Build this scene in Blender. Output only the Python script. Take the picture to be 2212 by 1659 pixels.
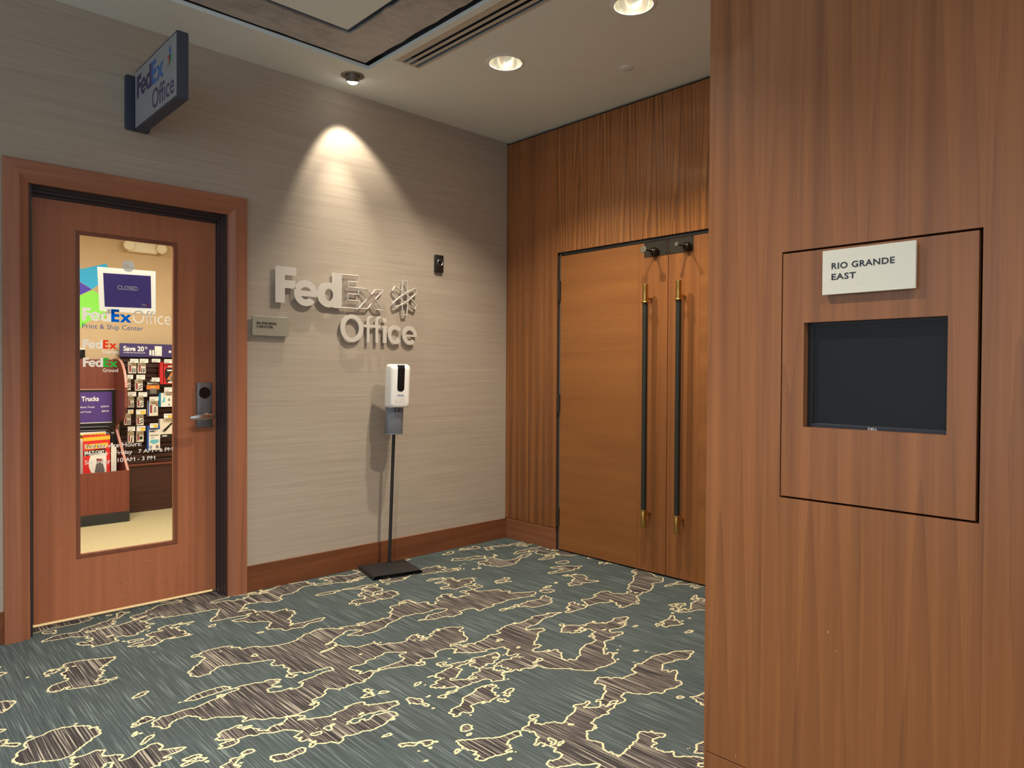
import bpy, bmesh, math, random
from mathutils import Matrix, Vector

# ------------------------------------------------------------------ camera, world, exposure, large lights
scene = bpy.context.scene
col = scene.collection
for o in list(bpy.data.objects):
    bpy.data.objects.remove(o)

IMG_W, IMG_H = 2212.0, 1659.0
F_PX, YAW, PITCH, ROLL = 1525.7744, 0.7619, -0.0139, 0.0056
CAM = Vector((-4.2854, -4.5696, 1.45))
fw = Vector((math.sin(YAW) * math.cos(PITCH), math.cos(YAW) * math.cos(PITCH), math.sin(PITCH)))
rt = fw.cross(Vector((0, 0, 1))).normalized()
up = rt.cross(fw)
rt2 = math.cos(ROLL) * rt + math.sin(ROLL) * up
up2 = -math.sin(ROLL) * rt + math.cos(ROLL) * up
cd = bpy.data.cameras.new('camera')
cd.sensor_fit = 'HORIZONTAL'
cd.sensor_width = 36.0
cd.lens = 36.0 * F_PX / IMG_W
cd.clip_start = 0.05
cam = bpy.data.objects.new('camera', cd)
cam.matrix_world = Matrix(((rt2.x, up2.x, -fw.x, CAM.x), (rt2.y, up2.y, -fw.y, CAM.y),
                           (rt2.z, up2.z, -fw.z, CAM.z), (0, 0, 0, 1)))
col.objects.link(cam)
scene.camera = cam

EXPOSURE = 0.1
vs = scene.view_settings
vs.view_transform = 'Standard'
vs.look = 'None'
vs.exposure = EXPOSURE
vs.gamma = 1.0
vs.use_curve_mapping = False

wd = bpy.data.worlds.new('World')
scene.world = wd
wd.use_nodes = True
wd.node_tree.nodes['Background'].inputs['Color'].default_value = (0.80, 0.90, 1.0, 1)
wd.node_tree.nodes['Background'].inputs['Strength'].default_value = 1.1

H = 3.489            # ceiling height
XC = -2.164          # face of the near wood wall
P_DOWN = 56.0        # recessed downlights (W)
P_SPOT = 42.0         # wide field of the aimed spot
P_BEAM = 72.0        # its brighter centre beam        # aimed spot
P_HALL = 88.0
P_SHOP = 56.0
C_DOWN = (1.0, 0.88, 0.70)
C_HALL = (1.0, 0.94, 0.86)
C_SPOT = (1.0, 0.89, 0.72)

def lamp(name, kind, loc, power, color, size=0.05, direction=(0, 0, -1), **kw):
    ld = bpy.data.lights.new(name, kind)
    ld.energy = power
    ld.color = color
    if kind == 'AREA':
        ld.shape = kw.get('shape', 'DISK')
        ld.size = size
        if 'size_y' in kw:
            ld.size_y = kw['size_y']
    elif kind == 'SPOT':
        ld.shadow_soft_size = size
        ld.spot_size = kw['spot_size']
        ld.spot_blend = kw['blend']
    lo = bpy.data.objects.new(name, ld)
    lo.location = loc
    lo.rotation_euler = Vector(direction).to_track_quat('-Z', 'Y').to_euler()
    col.objects.link(lo)
    return lo

# ceiling panels of the shop behind the glass door
for sx in (-3.2, -1.9):
    lamp('shop_ceiling_light', 'AREA', (sx, 1.25, 2.93), P_SHOP, (1.0, 0.93, 0.80), 0.6, shape='RECTANGLE', size_y=1.2)

# ------------------------------------------------------------------ node helpers and materials
def s2l(c):
    return tuple(((v / 255.0) / 12.92 if v / 255.0 <= 0.04045 else ((v / 255.0 + 0.055) / 1.055) ** 2.4) for v in c)

class NT:
    def __init__(s, name, is_group=False):
        s.mat = bpy.data.materials.new(name)
        s.mat.use_nodes = True
        s.t = s.mat.node_tree
        s.t.nodes.clear()
        s.out = s.t.nodes.new('ShaderNodeOutputMaterial')
    def n(s, kind, **inp):
        nd = s.t.nodes.new(kind)
        for k, v in inp.items():
            s.set(nd, k, v)
        return nd
    def set(s, nd, k, v):
        key = k.replace('_', ' ') if isinstance(k, str) and k not in nd.inputs else k
        sock = nd.inputs[key]
        if hasattr(v, 'is_output'):
            s.t.links.new(v, sock)
        elif hasattr(v, 'outputs'):
            s.t.links.new(v.outputs[0], sock)
        else:
            if sock.type == 'RGBA' and len(v) == 3:
                v = tuple(v) + (1,)
            sock.default_value = v
    def math(s, op, a, b=0.0, c=0.0, clamp=False):
        nd = s.t.nodes.new('ShaderNodeMath')
        nd.operation = op
        nd.use_clamp = clamp
        for i, v in enumerate((a, b, c)):
            if i < len(nd.inputs):
                s.seti(nd, i, v)
        return nd.outputs[0]
    def seti(s, nd, i, v):
        if hasattr(v, 'is_output'):
            s.t.links.new(v, nd.inputs[i])
        elif hasattr(v, 'outputs'):
            s.t.links.new(v.outputs[0], nd.inputs[i])
        else:
            nd.inputs[i].default_value = v
    def vmath(s, op, a, b=(0, 0, 0)):
        nd = s.t.nodes.new('ShaderNodeVectorMath')
        nd.operation = op
        s.seti(nd, 0, a)
        s.seti(nd, 1, b)
        return nd.outputs[0]
    def xyz(s, x, y, z):
        nd = s.t.nodes.new('ShaderNodeCombineXYZ')
        for i, v in enumerate((x, y, z)):
            s.seti(nd, i, v)
        return nd.outputs[0]
    def pos(s):
        g = s.t.nodes.new('ShaderNodeNewGeometry')
        sp = s.t.nodes.new('ShaderNodeSeparateXYZ')
        s.t.links.new(g.outputs['Position'], sp.inputs[0])
        return g.outputs['Position'], sp.outputs[0], sp.outputs[1], sp.outputs[2]
    def noise(s, vec, scale, detail=2.0, rough=0.5, dist=0.0):
        nd = s.t.nodes.new('ShaderNodeTexNoise')
        s.t.links.new(vec, nd.inputs['Vector'])
        nd.inputs['Scale'].default_value = scale
        nd.inputs['Detail'].default_value = detail
        nd.inputs['Roughness'].default_value = rough
        nd.inputs['Distortion'].default_value = dist
        return nd.outputs[0]
    def ramp(s, fac, stops, interp='LINEAR'):
        nd = s.t.nodes.new('ShaderNodeValToRGB')
        s.t.links.new(fac, nd.inputs[0])
        cr = nd.color_ramp
        cr.interpolation = interp
        while len(cr.elements) > 1:
            cr.elements.remove(cr.elements[-1])
        cr.elements[0].position = stops[0][0]
        cr.elements[0].color = tuple(stops[0][1]) + (1,)
        for p, c in stops[1:]:
            e = cr.elements.new(p)
            e.color = tuple(c) + (1,)
        return nd.outputs[0]
    def mix(s, fac, a, b, blend='MIX'):
        nd = s.t.nodes.new('ShaderNodeMix')
        nd.data_type = 'RGBA'
        nd.blend_type = blend
        s.seti(nd, 0, fac)
        for i, v in ((6, a), (7, b)):
            if not hasattr(v, 'is_output') and len(v) == 3:
                v = tuple(v) + (1,)
            s.seti(nd, i, v)
        return nd.outputs[2]
    def bump(s, h, strength=0.3, dist=0.001):
        nd = s.t.nodes.new('ShaderNodeBump')
        nd.inputs['Strength'].default_value = strength
        nd.inputs['Distance'].default_value = dist
        s.t.links.new(h, nd.inputs['Height'])
        return nd.outputs[0]
    def bsdf(s, color, rough=0.5, metal=0.0, spec=0.5, normal=None, coat=0.0, emit=None, estr=0.0, coat_rough=0.1):
        b = s.t.nodes.new('ShaderNodeBsdfPrincipled')
        if hasattr(color, 'is_output'):
            s.t.links.new(color, b.inputs['Base Color'])
        else:
            b.inputs['Base Color'].default_value = tuple(color) + (1,)
        s.seti(b, b.inputs.find('Roughness'), rough)
        b.inputs['Metallic'].default_value = metal
        b.inputs['Specular IOR Level'].default_value = spec
        b.inputs['Coat Weight'].default_value = coat
        b.inputs['Coat Roughness'].default_value = coat_rough
        if emit is not None:
            b.inputs['Emission Color'].default_value = tuple(emit) + (1,)
            b.inputs['Emission Strength'].default_value = estr
        if normal is not None:
            s.t.links.new(normal, b.inputs['Normal'])
        s.t.links.new(b.outputs[0], s.out.inputs[0])
        return s.mat

M = {}

def plain(name, rgb, rough=0.5, metal=0.0, spec=0.5, var=0.06, scale=40.0, coat=0.0, bump=0.0):
    """solid colour with a little procedural mottling"""
    k = NT(name)
    p, x, y, z = k.pos()
    base = s2l(rgb)
    nz = k.noise(p, scale, 3.0)
    c = k.mix(nz, tuple(v * (1 - var) for v in base), tuple(min(1, v * (1 + var)) for v in base))
    nm = k.bump(nz, bump, 0.002) if bump else None
    M[name] = k.bsdf(c, rough, metal, spec, nm, coat)
    return M[name]

def wood(name, light, dark, grain='Z', across='Y', leaf=0.26, rough=0.3, rings=16.0, figure=0.5, fibre=0.35, spec=0.5, seed=0.0, slip=1.0, stretch=1.0, broad_amt=1.3, broad_sc=26.0, scuff=False):
    """veneer: slip-matched leaves, cathedral figure plus fine fibre along the grain"""
    k = NT(name)
    p, x, y, z = k.pos()
    ax = {'X': x, 'Y': y, 'Z': z}
    L, T = ax[grain], ax[across]
    T = k.math('ADD', T, 20.0 + seed)
    idx = k.math('FLOOR', k.math('DIVIDE', T, leaf))
    t = k.math('SUBTRACT', T, k.math('MULTIPLY', idx, leaf))            # 0..leaf
    Ls = k.math('ADD', L, k.math('MULTIPLY', idx, 0.11 * slip))
    v1 = k.xyz(k.math('MULTIPLY', t, 9.0), k.math('MULTIPLY', Ls, 0.6 * stretch), k.math('MULTIPLY', idx, 0.06 * slip))
    n1 = k.noise(v1, 1.0, 2.0, 0.5)
    c0 = k.math('SUBTRACT', t, leaf * 0.5)
    c1 = k.math('ADD', c0, k.math('MULTIPLY', k.math('SUBTRACT', n1, 0.5), leaf * 0.35))
    par = k.math('MULTIPLY', k.math('ABSOLUTE', c1), 1.0 / leaf)
    par = k.math('POWER', par, 1.35)
    val = k.math('ADD', k.math('MULTIPLY', par, 1.3), k.math('MULTIPLY', Ls, 0.13 * stretch))
    val = k.math('ADD', val, k.math('MULTIPLY', n1, 0.28))
    ring = k.math('FRACT', k.math('MULTIPLY', val, rings * 0.5))
    ring = k.math('POWER', ring, 1.8)
    v2 = k.xyz(k.math('MULTIPLY', T, 170.0), k.math('MULTIPLY', L, 2.2), 0.0)
    fib = k.noise(v2, 1.0, 3.0, 0.6)
    v3 = k.xyz(k.math('MULTIPLY', t, broad_sc), k.math('MULTIPLY', Ls, 0.35), 3.1)
    broad = k.noise(v3, 1.0, 2.0, 0.5)
    f = k.math('ADD', k.math('MULTIPLY', ring, figure * 0.6), k.math('MULTIPLY', fib, fibre))
    f = k.math('ADD', f, k.math('MULTIPLY', k.math('SUBTRACT', broad, 0.5), broad_amt))
    f = k.math('ADD', f, 0.5 - figure * 0.22 - fibre * 0.5, clamp=True)
    c = k.mix(f, s2l(light), s2l(dark))
    big = k.noise(p, 0.8, 2.0)
    c = k.mix(k.math('MULTIPLY', big, 0.25), c, s2l(dark))
    if scuff:
        low = k.t.nodes.new('ShaderNodeMapRange')
        k.t.links.new(z, low.inputs[0])
        for i_, v_ in ((1, 0.05), (2, 0.75), (3, 1.0), (4, 0.0)):
            low.inputs[i_].default_value = v_
        s1_ = k.noise(k.xyz(k.math('MULTIPLY', x, 5.0), y, k.math('MULTIPLY', z, 95.0)), 1.0, 3.0, 0.6)
        s2_ = k.noise(k.xyz(k.math('MULTIPLY', x, 7.0), y, k.math('MULTIPLY', z, 60.0)), 1.3, 3.0, 0.6)
        m1_ = k.math('MULTIPLY', k.math('GREATER_THAN', s1_, 0.70), low.outputs[0])
        m2_ = k.math('MULTIPLY', k.math('GREATER_THAN', s2_, 0.70), low.outputs[0])
        c = k.mix(k.math('MULTIPLY', m1_, 0.35), c, s2l((226, 186, 160)))
        c = k.mix(k.math('MULTIPLY', m2_, 0.45), c, s2l((70, 40, 30)))
    rgh = k.math('ADD', k.math('MULTIPLY', fib, 0.10), rough - 0.05)
    M[name] = k.bsdf(c, rgh, 0.0, spec, k.bump(fib, 0.06, 0.0006))
    return M[name]

def carpet():
    gname = 'carpet_field'
    g = bpy.data.node_groups.new(gname, 'ShaderNodeTree')
    g.interface.new_socket('Vector', in_out='INPUT', socket_type='NodeSocketVector')
    g.interface.new_socket('Value', in_out='OUTPUT', socket_type='NodeSocketFloat')
    gi, go = g.nodes.new('NodeGroupInput'), g.nodes.new('NodeGroupOutput')
    def gn(vec, sc, det, ro, di=0.0):
        nd = g.nodes.new('ShaderNodeTexNoise')
        g.links.new(vec, nd.inputs['Vector'])
        nd.inputs['Scale'].default_value = sc
        nd.inputs['Detail'].default_value = det
        nd.inputs['Roughness'].default_value = ro
        nd.inputs['Distortion'].default_value = di
        return nd.outputs[0]
    mp = g.nodes.new('ShaderNodeMapping')
    mp.inputs['Scale'].default_value = (0.72, 1.15, 1.0)
    mp.inputs['Location'].default_value = (3.3, 7.7, 0.4)
    mp.inputs['Rotation'].default_value = (0, 0, 0.25)
    g.links.new(gi.outputs[0], mp.inputs[0])
    a1 = gn(mp.outputs[0], 3.8, 4.0, 0.50, 0.3)
    a2 = gn(mp.outputs[0], 11.5, 3.0, 0.50, 0.2)
    a3 = gn(mp.outputs[0], 0.9, 1.0, 0.5)
    wgt = g.nodes.new('ShaderNodeMapRange')
    g.links.new(a3, wgt.inputs[0])
    for i_, v_ in ((1, 0.36), (2, 0.62), (3, 0.05), (4, 0.30)):
        wgt.inputs[i_].default_value = v_
    mx = g.nodes.new('ShaderNodeMix')
    g.links.new(wgt.outputs[0], mx.inputs[0])
    g.links.new(a1, mx.inputs[2])
    g.links.new(a2, mx.inputs[3])
    a = mx.outputs[0]
    m1 = g.nodes.new('ShaderNodeMath'); m1.operation = 'SUBTRACT'
    g.links.new(a, m1.inputs[0]); m1.inputs[1].default_value = 0.540
    m2 = g.nodes.new('ShaderNodeMath'); m2.operation = 'GREATER_THAN'
    g.links.new(m1.outputs[0], m2.inputs[0]); m2.inputs[1].default_value = 0.0
    g.links.new(m2.outputs[0], go.inputs[0])
    k = NT('patterned_carpet')
    p, x, y, z = k.pos()
    flat = k.xyz(x, y, 0.0)
    # tufting jitter of the outlines
    jit = k.t.nodes.new('ShaderNodeTexNoise')
    k.t.links.new(flat, jit.inputs['Vector'])
    jit.inputs['Scale'].default_value = 120.0
    jv = k.vmath('SCALE', k.vmath('SUBTRACT', jit.outputs[1], (0.5, 0.5, 0.5)))
    jv.node.inputs['Scale'].default_value = 0.006
    flat2 = k.vmath('ADD', flat, jv)
    def field(off):
        nd = k.t.nodes.new('ShaderNodeGroup')
        nd.node_tree = g
        k.t.links.new(k.vmath('ADD', flat2, off), nd.inputs[0])
        return nd.outputs[0]
    ctr = field((0, 0, 0))
    d = 0.0043
    tot_max, tot_min = ctr, ctr
    for i in range(6):
        a = i * math.pi / 3
        f = field((d * math.cos(a), d * math.sin(a), 0))
        tot_max = k.math('MAXIMUM', tot_max, f)
        tot_min = k.math('MINIMUM', tot_min, f)
    line = k.math('SUBTRACT', tot_max, tot_min)
    sv = k.xyz(k.math('MULTIPLY', x, 210.0), k.math('MULTIPLY', y, 2.6), 0.0)
    s1 = k.noise(sv, 1.0, 2.0, 0.6)
    tuft = k.noise(flat, 420.0, 1.0)
    s1b = k.math('ADD', s1, k.math('MULTIPLY', k.math('SUBTRACT', tuft, 0.5), 0.16))
    stripes = k.ramp(s1b, [(0.30, s2l((36, 33, 35))), (0.44, s2l((66, 61, 61))), (0.54, s2l((80, 75, 73))),
                           (0.62, s2l((174, 164, 149))), (0.74, s2l((198, 187, 170)))])
    sv2 = k.xyz(k.math('MULTIPLY', x, 170.0), k.math('MULTIPLY', y, 3.0), 7.0)
    s2 = k.math('ADD', k.noise(sv2, 1.0, 2.0, 0.6), k.math('MULTIPLY', k.math('SUBTRACT', tuft, 0.5), 0.14))
    base = k.ramp(s2, [(0.35, s2l((64, 72, 72))), (0.56, s2l((80, 90, 90))), (0.70, s2l((122, 132, 132)))])
    c = k.mix(ctr, base, stripes)
    c = k.mix(line, c, s2l((226, 214, 170)))
    patch = k.noise(flat, 2.3, 2.0)
    c = k.mix(k.math('MULTIPLY', patch, 0.12), c, s2l((60, 60, 56)))
    M['carpet'] = k.bsdf(c, 0.95, 0.0, 0.1, k.bump(tuft, 0.5, 0.004))

carpet()

def wallpaper():
    k = NT('grasscloth')
    p, x, y, z = k.pos()
    a = k.noise(k.xyz(k.math('MULTIPLY', x, 2.2), y, k.math('MULTIPLY', z, 210.0)), 1.0, 3.0, 0.6)
    b = k.noise(k.xyz(k.math('MULTIPLY', x, 0.8), y, k.math('MULTIPLY', z, 34.0)), 1.0, 2.0, 0.5)
    t = k.noise(p, 520.0, 1.0)
    f = k.math('ADD', k.math('MULTIPLY', a, 0.65), k.math('MULTIPLY', b, 0.35))
    c = k.ramp(f, [(0.25, s2l((158, 145, 131))), (0.5, s2l((172, 160, 145))), (0.75, s2l((186, 175, 160)))])
    M['grasscloth'] = k.bsdf(c, 0.75, 0.0, 0.25, k.bump(k.math('ADD', a, k.math('MULTIPLY', t, 0.4)), 0.10, 0.0015))
wallpaper()

def concrete():
    k = NT('raw_concrete')
    p, x, y, z = k.pos()
    a = k.noise(p, 3.0, 6.0, 0.62, 0.3)
    b = k.noise(k.xyz(k.math('MULTIPLY', x, 9.0), k.math('MULTIPLY', y, 28.0), z), 1.0, 5.0, 0.7)
    f = k.math('ADD', k.math('MULTIPLY', a, 0.65), k.math('MULTIPLY', b, 0.35))
    c = k.ramp(f, [(0.30, s2l((140, 135, 131))), (0.48, s2l((188, 183, 178))), (0.62, s2l((206, 201, 196))), (0.75, s2l((164, 158, 153)))])
    M['concrete'] = k.bsdf(c, 0.85, 0.0, 0.2, k.bump(b, 0.3, 0.004))
concrete()

def shop_carpet():
    k = NT('beige_loop_carpet')
    p, x, y, z = k.pos()
    a = k.noise(p, 60.0, 3.0, 0.7)
    b = k.noise(p, 260.0, 1.0)
    f = k.math('ADD', k.math('MULTIPLY', a, 0.5), k.math('MULTIPLY', b, 0.5))
    c = k.ramp(f, [(0.30, s2l((160, 146, 112))), (0.5, s2l((204, 190, 150))), (0.7, s2l((226, 214, 176)))])
    M['shop_carpet'] = k.bsdf(c, 0.95, 0.0, 0.1, k.bump(b, 0.5, 0.004))
shop_carpet()

def brushed(name, rgb, rough=0.32, metal=0.9, sc=(300, 3, 300)):
    k = NT(name)
    p, x, y, z = k.pos()
    a = k.noise(k.xyz(k.math('MULTIPLY', x, sc[0]), k.math('MULTIPLY', y, sc[1]), k.math('MULTIPLY', z, sc[2])), 1.0, 2.0)
    b = s2l(rgb)
    c = k.mix(a, tuple(v * 0.88 for v in b), b)
    M[name] = k.bsdf(c, k.math('ADD', k.math('MULTIPLY', a, 0.12), rough - 0.06), metal, 0.5)

def glass():
    k = NT('clear_glass')
    tr = k.n('ShaderNodeBsdfTransparent')
    tr.inputs[0].default_value = (0.96, 0.98, 0.97, 1)
    gl = k.n('ShaderNodeBsdfGlossy')
    gl.inputs['Roughness'].default_value = 0.02
    fr = k.n('ShaderNodeLayerWeight')
    fr.inputs['Blend'].default_value = 0.12
    nz = k.noise(k.pos()[0], 3.0, 2.0)
    ms = k.n('ShaderNodeMixShader')
    fac = k.math('MULTIPLY', fr.outputs['Facing'], k.math('ADD', k.math('MULTIPLY', nz, 0.1), 0.95))
    k.t.links.new(fac, ms.inputs[0])
    k.t.links.new(tr.outputs[0], ms.inputs[1])
    k.t.links.new(gl.outputs[0], ms.inputs[2])
    k.t.links.new(ms.outputs[0], k.out.inputs[0])
    M['glass'] = k.mat
    k2 = NT('clear_acrylic')
    tr = k2.n('ShaderNodeBsdfTransparent'); tr.inputs[0].default_value = (0.97, 0.96, 0.95, 1)
    df = k2.n('ShaderNodeBsdfDiffuse'); df.inputs[0].default_value = (0.75, 0.72, 0.7, 1)
    gl = k2.n('ShaderNodeBsdfGlossy'); gl.inputs['Roughness'].default_value = 0.06
    m1 = k2.n('ShaderNodeMixShader'); m1.inputs[0].default_value = 0.10
    k2.t.links.new(tr.outputs[0], m1.inputs[1]); k2.t.links.new(df.outputs[0], m1.inputs[2])
    m2 = k2.n('ShaderNodeMixShader'); m2.inputs[0].default_value = 0.08
    k2.t.links.new(m1.outputs[0], m2.inputs[1]); k2.t.links.new(gl.outputs[0], m2.inputs[2])
    k2.t.links.new(m2.outputs[0], k2.out.inputs[0])
    M['acrylic'] = k2.mat
    k3 = NT('cup_plastic')
    tr = k3.n('ShaderNodeBsdfTransparent'); tr.inputs[0].default_value = (0.95, 0.96, 0.97, 1)
    pb = k3.n('ShaderNodeBsdfPrincipled')
    pb.inputs['Base Color'].default_value = (0.85, 0.87, 0.9, 1); pb.inputs['Roughness'].default_value = 0.08
    m1 = k3.n('ShaderNodeMixShader')
    k3.t.links.new(k3.math('ADD', k3.math('MULTIPLY', k3.noise(k3.pos()[0], 55.0, 2.0), 0.9), 0.0), m1.inputs[0])
    k3.t.links.new(tr.outputs[0], m1.inputs[1]); k3.t.links.new(pb.outputs[0], m1.inputs[2])
    k3.t.links.new(m1.outputs[0], k3.out.inputs[0])
    M['cup_plastic'] = k3.mat
glass()

def emitter(name, rgb, strength):
    k = NT(name)
    nz = k.noise(k.pos()[0], 20.0, 1.0)
    e = k.n('ShaderNodeEmission')
    k.t.links.new(k.mix(nz, rgb, tuple(v * 0.97 for v in rgb)), e.inputs['Color'])
    e.inputs['Strength'].default_value = strength
    k.t.links.new(e.outputs[0], k.out.inputs[0])
    M[name] = k.mat
emitter('lamp_lens', (1.0, 0.95, 0.85), 3.0)
emitter('spot_lens', (1.0, 0.95, 0.86), 16.0)

def vinyl(name, rgb):
    k = NT(name)
    nz = k.noise(k.pos()[0], 60.0, 1.0)
    b = s2l(rgb)
    c = k.mix(nz, b, tuple(v * 0.97 for v in b))
    df = k.n('ShaderNodeBsdfDiffuse'); tl = k.n('ShaderNodeBsdfTranslucent')
    k.t.links.new(c, df.inputs[0]); k.t.links.new(c, tl.inputs[0])
    m = k.n('ShaderNodeMixShader'); m.inputs[0].default_value = 0.4
    k.t.links.new(df.outputs[0], m.inputs[1]); k.t.links.new(tl.outputs[0], m.inputs[2])
    k.t.links.new(m.outputs[0], k.out.inputs[0])
    M[name] = k.mat
for n_, c_ in (('vinyl_white', (252, 250, 248)), ('vinyl_blue', (0, 104, 224)), ('vinyl_red', (248, 70, 40)), ('vinyl_green', (60, 196, 76)), ('vinyl_slate', (70, 106, 164)), ('film_white', (244, 243, 240)), ('film_purple', (92, 80, 156))):
    vinyl(n_, c_)
WALNUT_L, WALNUT_D = (176, 122, 82), (106, 64, 42)
wood('walnut_far', (184, 122, 68), (84, 48, 27), 'Z', 'Y', leaf=0.235, rough=0.27, rings=14, figure=0.80, fibre=0.45)
wood('walnut_side', (166, 108, 60), (92, 54, 31), 'Z', 'Y', leaf=0.32, rough=0.27, rings=5, figure=0.2, fibre=0.45, seed=0.12)
wood('walnut_near', (180, 115, 66), (104, 64, 40), 'Z', 'Y', leaf=0.30, rough=0.32, rings=8, figure=0.34, fibre=0.46, slip=0.6, broad_amt=1.0)
wood('walnut_return', (172, 116, 80), (104, 62, 42), 'Z', 'X', leaf=0.30, rough=0.32, rings=9, figure=0.42, fibre=0.3)
wood('walnut_level', (166, 108, 56), (112, 68, 33), 'Y', 'Z', leaf=2.9, rough=0.36, rings=9, figure=0.14, fibre=0.55, seed=0.4, broad_amt=0.8, broad_sc=9.0)
wood('walnut_stile', (160, 102, 55), (112, 68, 35), 'Z', 'Y', leaf=0.9, rough=0.36, rings=5, figure=0.2, fibre=0.5, seed=0.31)
wood('walnut_plinth', (158, 102, 68), (104, 62, 42), 'Y', 'Z', leaf=0.9, rough=0.36, rings=5, figure=0.2, fibre=0.5, seed=0.31)
wood('cherry_base', (136, 82, 50), (90, 50, 29), 'X', 'Z', leaf=0.5, rough=0.36, rings=8, figure=0.35, fibre=0.5, seed=0.1)
wood('cherry_upright', (178, 116, 85), (128, 78, 56), 'Z', 'X', leaf=0.22, rough=0.38, rings=4, figure=0.4, fibre=0.45, seed=0.05)
wood('cherry_head', (178, 116, 85), (128, 78, 56), 'X', 'Z', leaf=0.4, rough=0.38, rings=4, figure=0.4, fibre=0.45, seed=0.05)
wood('mahogany', (190, 120, 84), (158, 95, 65), 'Z', 'X', leaf=1.4, rough=0.38, rings=7, figure=0.22, fibre=0.7, seed=0.6, scuff=True)
wood('mahogany_bead', (142, 84, 58), (112, 64, 44), 'Z', 'X', leaf=0.5, rough=0.38, rings=3, figure=0.2, fibre=0.5)
wood('shop_laminate', (142, 78, 62), (108, 52, 40), 'Z', 'X', leaf=0.7, rough=0.4, rings=3, figure=0.15, fibre=0.8)
wood('slat_dark', (82, 46, 40), (56, 30, 26), 'X', 'Z', leaf=0.6, rough=0.4, rings=3, figure=0.2, fibre=0.6)

plain('ceiling_paint', (232, 236, 230), 0.85, var=0.02, scale=6)
plain('shadow_black', (34, 34, 40), 0.6, var=0.1)
plain('gap_black', (16, 14, 14), 0.8, var=0.1)
plain('frame_metal', (58, 46, 46), 0.42, var=0.08, scale=90)
plain('bronze', (66, 62, 54), 0.38, 0.6, var=0.06)
plain('bronze_knob', (52, 44, 38), 0.14, 0.8, var=0.06)
plain('rubber_grey', (88, 84, 76), 0.5, var=0.05)
plain('black_bar', (42, 44, 38), 0.42, 0.2, var=0.05)
brushed('brass', (212, 172, 98), 0.26, 1.0, (260, 260, 8))
brushed('nickel', (226, 222, 214), 0.42, 0.30)
brushed('champagne', (240, 234, 216), 0.5, 0.1, (300, 300, 300))
brushed('plaque_grey', (168, 166, 150), 0.42, 0.3, (6, 300, 300))
brushed('steel', (196, 192, 188), 0.25, 1.0, (8, 300, 300))
brushed('lock_metal', (128, 126, 130), 0.45, 0.6, (300, 300, 12))
plain('ink', (34, 36, 50), 0.5)
plain('ink_black', (30, 28, 28), 0.5)
plain('white_plastic', (240, 238, 234), 0.22, var=0.015, coat=0.3)
plain('grey_plastic', (112, 116, 126), 0.3, var=0.03)
plain('black_gloss', (18, 20, 24), 0.12, var=0.05)
plain('black_metal', (40, 40, 42), 0.48, 0.2, var=0.08)
plain('black_plastic', (28, 28, 30), 0.4, var=0.06)
plain('logo_blue', (24, 92, 160), 0.5)
plain('sign_navy', (52, 58, 76), 0.45, var=0.05)
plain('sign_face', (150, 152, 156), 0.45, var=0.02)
plain('sign_purple', (72, 62, 100), 0.5)
plain('sign_blue', (60, 104, 168), 0.5)
plain('sign_red', (196, 80, 90), 0.5)
plain('sign_green', (90, 160, 110), 0.5)
plain('taupe_metal', (128, 118, 108), 0.42, 0.4)
k = NT('reflector')
k_c = k.mix(k.noise(k.pos()[0], 30.0, 2.0), (0.66, 0.65, 0.58), (0.52, 0.51, 0.45))
M['reflector'] = k.bsdf(k_c, 0.14, 1.0, 0.5)
plain('slot_white', (204, 192, 176), 0.6, var=0.02)
plain('slot_dark', (22, 27, 40), 0.5, var=0.05)
plain('screen_glass', (22, 23, 25), 0.3, spec=0.25, var=0.04)
plain('screen_bezel', (30, 32, 40), 0.3, var=0.05)
plain('shop_wall', (208, 182, 146), 0.8, var=0.03, scale=12)
plain('shop_ceiling', (236, 228, 214), 0.85, var=0.02)
plain('cream_plastic', (238, 230, 208), 0.4, var=0.02)
plain('decal_blue', (0, 186, 255), 0.45)
plain('decal_purple', (70, 46, 196), 0.45)
plain('decal_green', (140, 244, 78), 0.45)
plain('fed_white', (250, 246, 244), 0.5, var=0.01)
plain('fed_blue', (0, 100, 210), 0.5)
plain('fed_red', (244, 70, 40), 0.5)
plain('fed_green', (60, 186, 76), 0.5)
plain('text_blue', (62, 98, 156), 0.5)
plain('paper_white', (244, 242, 236), 0.55, var=0.015)
plain('poster_purple', (66, 54, 112), 0.45, var=0.03)
plain('poster_violet', (86, 60, 140), 0.45, var=0.03)
plain('kick_black', (42, 46, 46), 0.5, var=0.15)
plain('edge_pink', (206, 150, 140), 0.4, var=0.05)
plain('pack_white', (236, 228, 214), 0.4, var=0.03)
plain('pack_red', (206, 44, 52), 0.35, var=0.06)
plain('pack_darkred', (150, 60, 66), 0.4, var=0.06)
plain('pack_orange', (226, 128, 50), 0.4, var=0.05)
plain('pack_black', (34, 32, 32), 0.35, var=0.05)
plain('pack_blue', (44, 92, 176), 0.35, var=0.05)
plain('pack_cyan', (110, 196, 214), 0.4, var=0.05)
plain('pack_teal', (30, 130, 170), 0.4, var=0.05)
plain('tag_yellow', (246, 206, 60), 0.5, var=0.03)
plain('tag_print', (150, 140, 130), 0.5, var=0.05)
plain('mag_red', (226, 44, 46), 0.4, var=0.05)
plain('mag_yellow', (246, 196, 60), 0.4, var=0.05)
plain('mag_grey', (110, 104, 106), 0.4, var=0.15)
plain('card_grey', (150, 148, 146), 0.5, var=0.04)
plain('light_strip', (206, 196, 160), 0.8, var=0.05)

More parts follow.
